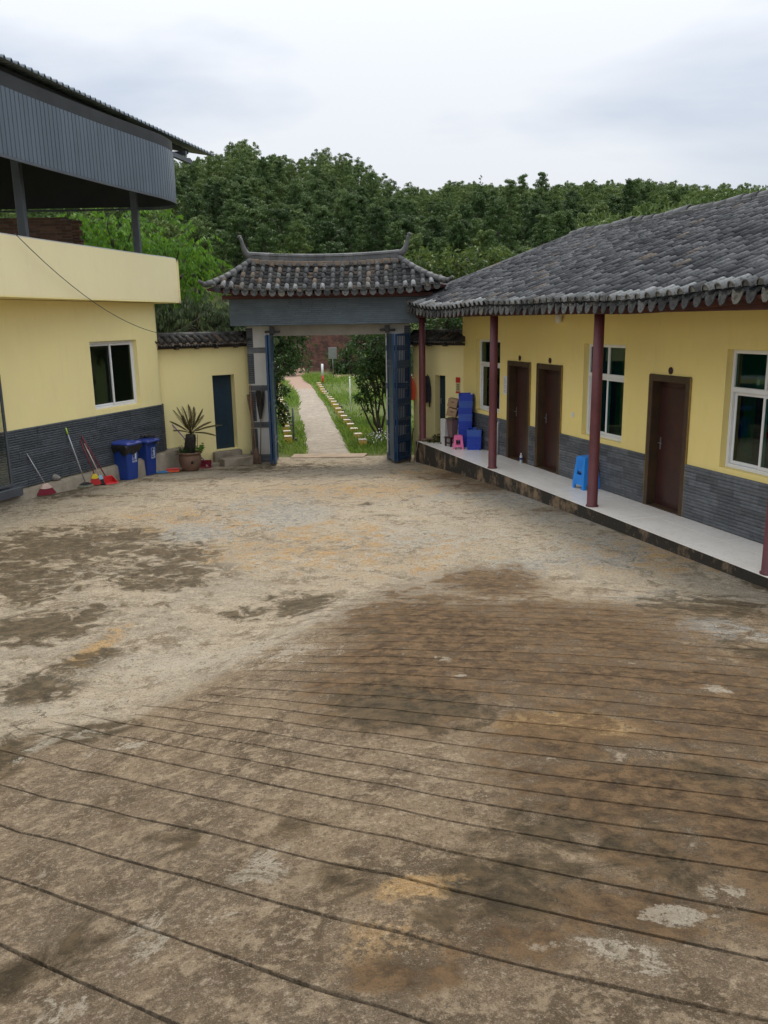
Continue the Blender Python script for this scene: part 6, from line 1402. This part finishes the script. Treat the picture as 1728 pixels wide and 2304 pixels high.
post('thin white pole standing in the grass right of the path', 'marker_pole', -1.35, 35.5, 1.5, .025, [(1.0, M_['white_paint'])], 'pole')
post('grey bent post beside the left yellow blocks', 'marker_pole', -2.86, 26.6, 1.15, .03, [(1.0, M_['grey_metal'])], 'pole')
post('orange and white striped marker post among the left shrubs', 'marker_post', -6.2, 51.0, 1.2, .07, [(.4, M_['red_pl']), (.6, M_['white_paint'])], 'post')
sg = thing('road_sign', 'small grey rectangular sign on a post beside the cross road', 'sign', (-3.25, 56.5, float(land(-3.25, 56.5)))); MB().tube([(0, 0, -.1), (0, 0, 2.1)], .03, 8).build('post', M_['alu'], sg); MB().bbox(-.28, .28, -.06, -.032, 1.35, 2.1, .006).build('board', M_['alu'], sg)

# ---- trees
def limb(mb, a, b_, r0, r1, seed, n=6):
    r_ = random.Random(seed); a, b_ = Vector(a), Vector(b_); L = (b_ - a).length; pts = [a.lerp(b_, k / n) + Vector((r_.uniform(-1, 1), r_.uniform(-1, 1), r_.uniform(-.5, .5))) * L * .04 * (0 < k < n) for k in range(n + 1)]
    mb.tube(pts, [r0 + (r1 - r0) * k / n for k in range(n + 1)], 7); return pts
def leafy_tree(label, base, crowns, mat, nleaf, L, Wd, droop, seed, trunk_r=.09, pinnate=False, name='broadleaf_tree', stems=1, group=None):
    """crowns: list of (centre, radii); leaves sit in clumps on the ends of twigs spread through those volumes"""
    r_ = np.random.default_rng(seed); base = Vector(base); t_ = thing(name, label, 'tree', base, 0, group)
    wood = MB(); Ps = []; Ds = []; tot = sum(c[1][0] * c[1][1] * c[1][2] for c in crowns)
    for ci, (c, rad) in enumerate(crowns):
        c = Vector(c) - base; nl = int(nleaf * rad[0] * rad[1] * rad[2] / tot); ncl = max(8, nl // 22)
        if ci < 3:
            for s in range(stems): limb(wood, (.1 * s * math.cos(s * 2.4), .1 * s * math.sin(s * 2.4), -.1), c + Vector((.3 * s * math.cos(s * 2.4), .3 * math.sin(s * 2.4) * s, -rad[2] * .25)), trunk_r, trunk_r * .45, seed + ci * 7 + s)
        cl = r_.normal(size=(ncl, 3)); cl /= np.linalg.norm(cl, axis=1, keepdims=True); q = r_.uniform(.25, 1.0, (ncl, 1)) ** .45; cl = cl * q * np.array(rad) * (1 + .22 * r_.normal(size=(ncl, 1)).clip(-1, 1.2))
        for k in range(min(ncl, 26)): limb(wood, c + Vector((0, 0, -rad[2] * .25)), c + Vector(cl[k]) * .96, trunk_r * .35, .008, seed + 90 + k, 4)
        m_ = nl // ncl
        for k in range(ncl):
            out = cl[k] / (np.linalg.norm(cl[k]) + 1e-6)
            if pinnate:
                nf = max(3, m_ // 9)
                for f in range(nf):
                    a = np.array(c) + cl[k] + r_.normal(size=3) * .12 * min(rad); d_ = out * .7 + r_.normal(size=3) * .7; d_[2] = d_[2] * .5 - .05; d_ /= np.linalg.norm(d_); fl = r_.uniform(.30, .5); sd = np.cross(d_, [0, 0, 1]); sd /= np.linalg.norm(sd) + 1e-6
                    for s in range(1, 6):
                        p = a + d_ * fl * s / 5 - np.array([0, 0, .16]) * fl * (s / 5) ** 2
                        for sg_ in (-1, 1): Ps.append(p); Ds.append(d_ * .45 + sd * sg_ * .75 + np.array([0, 0, -.35 - droop]))
            else:
                a = np.array(c) + cl[k] + r_.normal(size=(m_, 3)) * .16 * min(rad); d_ = out * .5 + r_.normal(size=(m_, 3)) * .8; Ps += list(a); Ds += list(d_)
    P = np.array(Ps); D = np.array(Ds); V, Fq = leaf_cards(P, D, L * r_.uniform(.7, 1.25, len(P)), Wd * r_.uniform(.8, 1.2, len(P)), droop, seed)
    wood.build('trunk', M_['bark'], t_); me = np_mesh('crown', V, Fq); me.materials.append(mat); put('crown', me, t_); return t_
lz = lambda x, y: float(land(x, y))
leafy_tree('bright green pinnate-leaved tree rising behind the cream parapet', (-7.6, 28, lz(-7.6, 28)), [((-8.6, 28, 5.1), (2.0, 1.6, 1.5)), ((-6.6, 27.6, 4.7), (1.35, 1.3, 1.35)), ((-7.3, 27.8, 3.2), (1.5, 1.3, 1.2)), ((-10.6, 28.5, 5.0), (2.0, 1.6, 1.3))], M_['leaf_bright'], 14000, .17, .032, .35, 101, .16, True)
leafy_tree('grey green tree with drooping leaves between parapet and gate roof', (-5.6, 25.8, lz(-5.6, 25.8)), [((-5.4, 25.6, 3.1), (1.25, .9, .85)), ((-4.6, 25.4, 2.6), (1.0, .8, .7)), ((-6.4, 26.0, 2.7), (1.1, .9, .9))], M_['leaf_grey'], 5200, .19, .030, .5, 103, .09, True)
leafy_tree('olive leaved tree showing above the gate roof and right eave', (2.6, 27.6, lz(2.6, 27.6)), [((1.5, 27.4, 4.55), (1.0, .9, .62)), ((3.0, 27.8, 4.6), (1.3, 1.0, .75)), ((2.2, 27.6, 3.6), (1.5, 1.0, .9)), ((4.3, 28.2, 4.3), (1.2, 1.0, .9))], M_['leaf_mango'], 6200, .20, .034, .55, 105, .10)
leafy_tree('dark tree hanging over the left of the path inside the gate view', (-5.0, 31.0, lz(-5.0, 31.0)), [((-3.9, 30.6, 2.3), (1.0, .9, .85)), ((-4.9, 31, 1.7), (1.0, .9, .9)), ((-3.4, 30.2, 2.9), (.8, .7, .6)), ((-4.3, 31, 3.2), (1.3, 1.0, .8))], M_['leaf_dark'], 5200, .19, .034, .5, 107, .09)
leafy_tree('slim dark shrub next to the left blue gate leaf', (-3.55, 25.6, lz(-3.55, 25.6)), [((-3.25, 25.6, .95), (.42, .4, .55)), ((-3.35, 25.7, 1.75), (.38, .4, .5)), ((-3.2, 25.5, .3), (.3, .3, .3))], M_['leaf_dark'], 1500, .12, .026, .3, 109, .03)
leafy_tree('small dark tree with forked stem beside the right gate pillar', (.02, 26.9, lz(.02, 26.9)), [((-.30, 26.8, 1.35), (.55, .5, .75)), ((-.05, 26.9, 2.2), (.65, .5, .7)), ((-.5, 26.8, .65), (.38, .35, .40)), ((.4, 27, 1.5), (.6, .5, .8))], M_['leaf_dark'], 3800, .13, .026, .35, 111, .045, stems=2)
leafy_tree('dark leafy tree seen past the right boundary wall', (2.4, 25.6, lz(2.4, 25.6)), [((1.9, 25.4, 2.9), (.9, .7, .6)), ((2.6, 25.6, 2.4), (.9, .7, .8))], M_['leaf_dark'], 2400, .16, .03, .4, 113, .05)
leafy_tree('dark tree overhanging the top right of the gate opening', (.6, 33, lz(.6, 33)), [((-.3, 32.5, 2.6), (.8, .8, .8)), ((.4, 33, 2.9), (1.1, 1.0, .9))], M_['leaf_dark'], 2600, .19, .035, .45, 115, .07)
for k, (x, y, z, rr, mt, lab) in enumerate(((-2.2, 60.6, .9, 1.5, 'leaf_dark', 'round green bush against the red earth bank'), (-6.9, 59.8, 1.4, 1.6, 'leaf_dark', 'dark bush where the path meets the cross road'), (-.3, 60.2, 1.0, 1.4, 'leaf_mango', 'olive bush at the right foot of the red bank'), (-9.5, 60.8, 1.6, 1.8, 'leaf_dark', 'large dark bush left of the path end'), (1.6, 60.6, 1.2, 1.6, 'leaf_dark', 'dark bush on the bank beyond the right pillar'))):
    leafy_tree(lab, (x, y, lz(x, y)), [((x, y, lz(x, y) + rr * .7), (rr, rr * .8, rr * .75))], M_[mt], 1300, .30, .06, .25, 120 + k, .05, name='bush')
# grass and weeds beside the path
def grass_patch():
    r_ = np.random.default_rng(77); Ps = []; Ls = []
    n = 30000; y = 23.7 + 35 * r_.random(n) ** 1.5; cx = np.interp(y, [p[1] for p in PC], [p[0] for p in PC]); hw = np.interp(y, [p[1] for p in PC], PWD)
    side = np.where(r_.random(n) < .62, 1, -1); off = hw * (.84 + .0 * y) + r_.exponential(1.1, n) * (1 + (y - 23) * .04); x = cx + side * off + .02
    keep = (x > -13) & (x < 5) & (np.abs(vnoise(x * .9, y * .6, 71, 3)) < 1.9)
    x, y = x[keep], y[keep]; dens = vnoise(x * .8, y * .5, 73, 3); keep = r_.random(len(x)) < np.clip(.55 + .6 * dens, .08, 1); x, y, dens = x[keep], y[keep], dens[keep]
    P = np.stack([x, y, land(x, y)], -1); L = r_.uniform(.08, .24, len(x)) * (1 + .8 * np.clip(dens, 0, 1)) * (1 + (y - 24) * .022)
    V, Fq = leaf_cards(P, r_.normal(size=P.shape) * [.45, .45, .1] + [0, 0, 1], L, L * .07 + .004, 0, 5); return V, Fq
V, Fq = grass_patch(); me = np_mesh('grass', V, Fq); me.materials.append(M_['grass']); put('grass', me, None, label='rough green grass and weeds growing along the path', cat='grass', kind='stuff')
P = rng.normal(size=(90, 3)) * [.28, .16, .08] + [-.12, 24.9, -.28]; V, Fq = leaf_cards(P, rng.normal(size=P.shape) + [0, -.5, .5], .05, .022, 0, 6); me = np_mesh('white_flowers', V, Fq); me.materials.append(M_['flower']); put('white_flowers', me, None, label='tiny white flowers by the right gate pillar', cat='flowers', kind='stuff')
# weeds on the gate ridge
P = rng.normal(size=(70, 3)) * [.12, .04, .04] + [-2.55, GR_Y - .05, 4.86]; V, Fq = leaf_cards(P, rng.normal(size=P.shape) + [0, 0, .8], .07, .018, 0, 7); me = np_mesh('ridge_weeds', V, Fq); me.materials.append(M_['leaf_mango']); put('ridge_weeds', me, None, label='sprig of weeds growing on the gate ridge', cat='weeds', kind='stuff')

# ---- pine wood on the hills
def pine_variant(seed, nclump, per, H, rad, cs=.36):
    r_ = np.random.default_rng(seed); Ps = []; Ds = []
    for k in range(nclump):
        f = (k + .5) / nclump; z = H * (.30 + .70 * f); rr = rad * (1 - .75 * max(0, (f - .35) / .65) ** 1.5) * (.55 + .45 * min(1, f / .25)); a = k * 2.4 + r_.normal() * .5; q = rr * (r_.random() ** .5)
        c = np.array([q * math.cos(a), q * math.sin(a), z + r_.normal() * .2]); s_ = r_.uniform(.5, 1.0) * rad * cs
        p = r_.normal(size=(per, 3)); p /= np.linalg.norm(p, axis=1, keepdims=True); p *= r_.random((per, 1)) ** .4; p *= np.array([s_, s_, s_ * .62])
        Ps.append(p + c); Ds.append(p / s_ + r_.normal(size=(per, 3)) * .35 + [0, 0, .35])
    P = np.concatenate(Ps); D = np.concatenate(Ds); D = D / np.linalg.norm(D, axis=1, keepdims=True) + r_.normal(size=D.shape) * .35; D /= np.linalg.norm(D, axis=1, keepdims=True); T = np.cross(D, r_.normal(size=D.shape)); T /= np.linalg.norm(T, axis=1, keepdims=True); B = np.cross(D, T)
    q_ = 1.0 if per > 40 else (1.35 if per > 20 else 2.6)
    L = r_.uniform(.08, .18, (len(P), 1)) * q_; Wd = r_.uniform(.02, .045, (len(P), 1)) * q_
    V = np.stack([P - T * L, P + B * Wd + D * .05, P + T * L, P - B * Wd + D * .05], 1).reshape(-1, 3)
    return V, np.arange(4 * len(P)).reshape(-1, 4)
def with_trunk(V, Fq, H, r0=.14):
    n = 6; tv = []
    for z, q in ((-.5, r0), (H * .5, r0 * .6), (H * .93, .03)):
        for k in range(n): tv.append((q * math.cos(k * 2 * math.pi / n) + .1 * math.sin(z), q * math.sin(k * 2 * math.pi / n), z))
    tf = [(i*n+k, i*n+(k+1) % n, i*n+n+(k+1) % n, i*n+n+k) for i in range(2) for k in range(n)]; b0 = len(V)
    return np.concatenate([V, np.array(tv)]), np.concatenate([Fq, np.array(tf) + b0]), len(tf)
PV = []
for k in range(6):
    H = [8.5, 9.5, 7.8, 9.0, 8.2, 10.0][k]; rad = [2.6, 2.5, 2.9, 2.3, 2.8, 2.2][k]
    V, Fq = pine_variant(200 + k, 84, 66, H * .70, rad * .66, .25); V, Fq, nt_ = with_trunk(V, Fq, H * .70)
    me = np_mesh('pine_tree', V, Fq); me.materials.append(M_['pine']); me.materials.append(M_['bark'])
    mi = np.zeros(len(me.polygons), dtype=np.int32); mi[-nt_:] = 1; me.polygons.foreach_set('material_index', mi); PV.append(me)
def scatter():
    r_ = np.random.default_rng(99); out = []
    az = -.30
    rr = 70.0
    while rr < 236:
        sp = 3.1 + (rr - 70) * .006; da = sp / rr; a = -.47 + r_.random() * da
        while a < .50:
            aj = a + r_.normal() * da * .25; rj = rr + r_.normal() * sp * .28; Rr, H = ridge(aj)
            if rj < Rr + 6: x, y = rj * math.sin(aj), rj * math.cos(aj); out.append((x, y, rj, aj))
            a += da
        rr += sp * .95
    return out
tr_ = []
for (x, y, rj, aj) in scatter():
    z = float(land(x, y)) - .2; v = Vector((x, y, z + 5.0)) - Vector((0, 0, CAM_Z)); dpt = v.dot(_f); px = v.dot(CR) / dpt * F_PX + 864; py = 1152 - v.dot(CU) / dpt * F_PX
    rooflim = np.interp(px, [900, 1290, 1728], [690, 522, 420]); gatelim = 590 if 545 < px < 905 else 660
    leftlim = 470 if px < 390 else 2000
    vis = -60 < px < 1800 and py < min(rooflim, gatelim, leftlim) + 6
    tr_.append((rj + (0 if vis else 1e4), x, y, z))
tr_.sort(); r_ = random.Random(31)
vis_tr = [t_ for t_ in tr_ if t_[0] < 1e4]; hid = [t_ for t_ in tr_ if t_[0] >= 1e4]
# the largest-looking 300 singly, every skyline tree among them as far as that reaches; the rest as one wood
pick = vis_tr[:300]; rest = vis_tr[300:] + [t_ for t_ in hid if t_[0] - 1e4 > 66]
for k, (rj, x, y, z) in enumerate(pick):
    o = put('pine_tree', PV[r_.randrange(6)], None, label='dark green pine among the dense wood on the hillside', cat='pine tree', group='pines of the wooded hillside')
    s_ = r_.uniform(.82, 1.12); o.location = (x, y, z); o.rotation_euler = (r_.uniform(-.05, .05), r_.uniform(-.05, .05), r_.uniform(0, 6.28)); o.scale = (s_ * r_.uniform(.9, 1.1), s_ * r_.uniform(.9, 1.1), s_ * r_.uniform(.78, 1.2))
lowV = []; hidV = []
for k in range(4): lowV.append(pine_variant(300 + k, 44, 34, 6.2, 1.75, .28)); hidV.append(pine_variant(320 + k, 16, 16, 6.2, 1.75))
Vs = []; Fs = []; b0 = 0
for (rj, x, y, z) in rest:
    V, Fq = (lowV if rj < 1e4 else hidV)[r_.randrange(4)]; a = r_.uniform(0, 6.28); s_ = r_.uniform(.85, 1.15); c_, sn = math.cos(a) * s_, math.sin(a) * s_
    W_ = np.stack([V[:, 0] * c_ - V[:, 1] * sn + x, V[:, 0] * sn + V[:, 1] * c_ + y, V[:, 2] * s_ + z], -1); Vs.append(W_); Fs.append(Fq + b0); b0 += len(V)
if Vs:
    me = np_mesh('forest', np.concatenate(Vs), np.concatenate(Fs)); me.materials.append(M_['pine']); put('forest', me, None, label='far pine wood covering the rest of the hills', cat='forest', kind='stuff')
# one slender tree standing clear of the skyline
V, Fq = pine_variant(400, 12, 50, 5.0, .75); V[:, 2] += 4.2; V, Fq, nt_ = with_trunk(V, Fq, 8.4, .10); me = np_mesh('slender_tree', V, Fq); me.materials.append(M_['pine'])
xx, yy = 222 * math.sin(.1150), 222 * math.cos(.1150); o = put('slender_tree', me, None, label='lone slender tree poking above the skyline', cat='tree'); o.location = (xx, yy, float(land(xx, yy)))
print('pines', len(vis_tr), 'rest', len(rest))
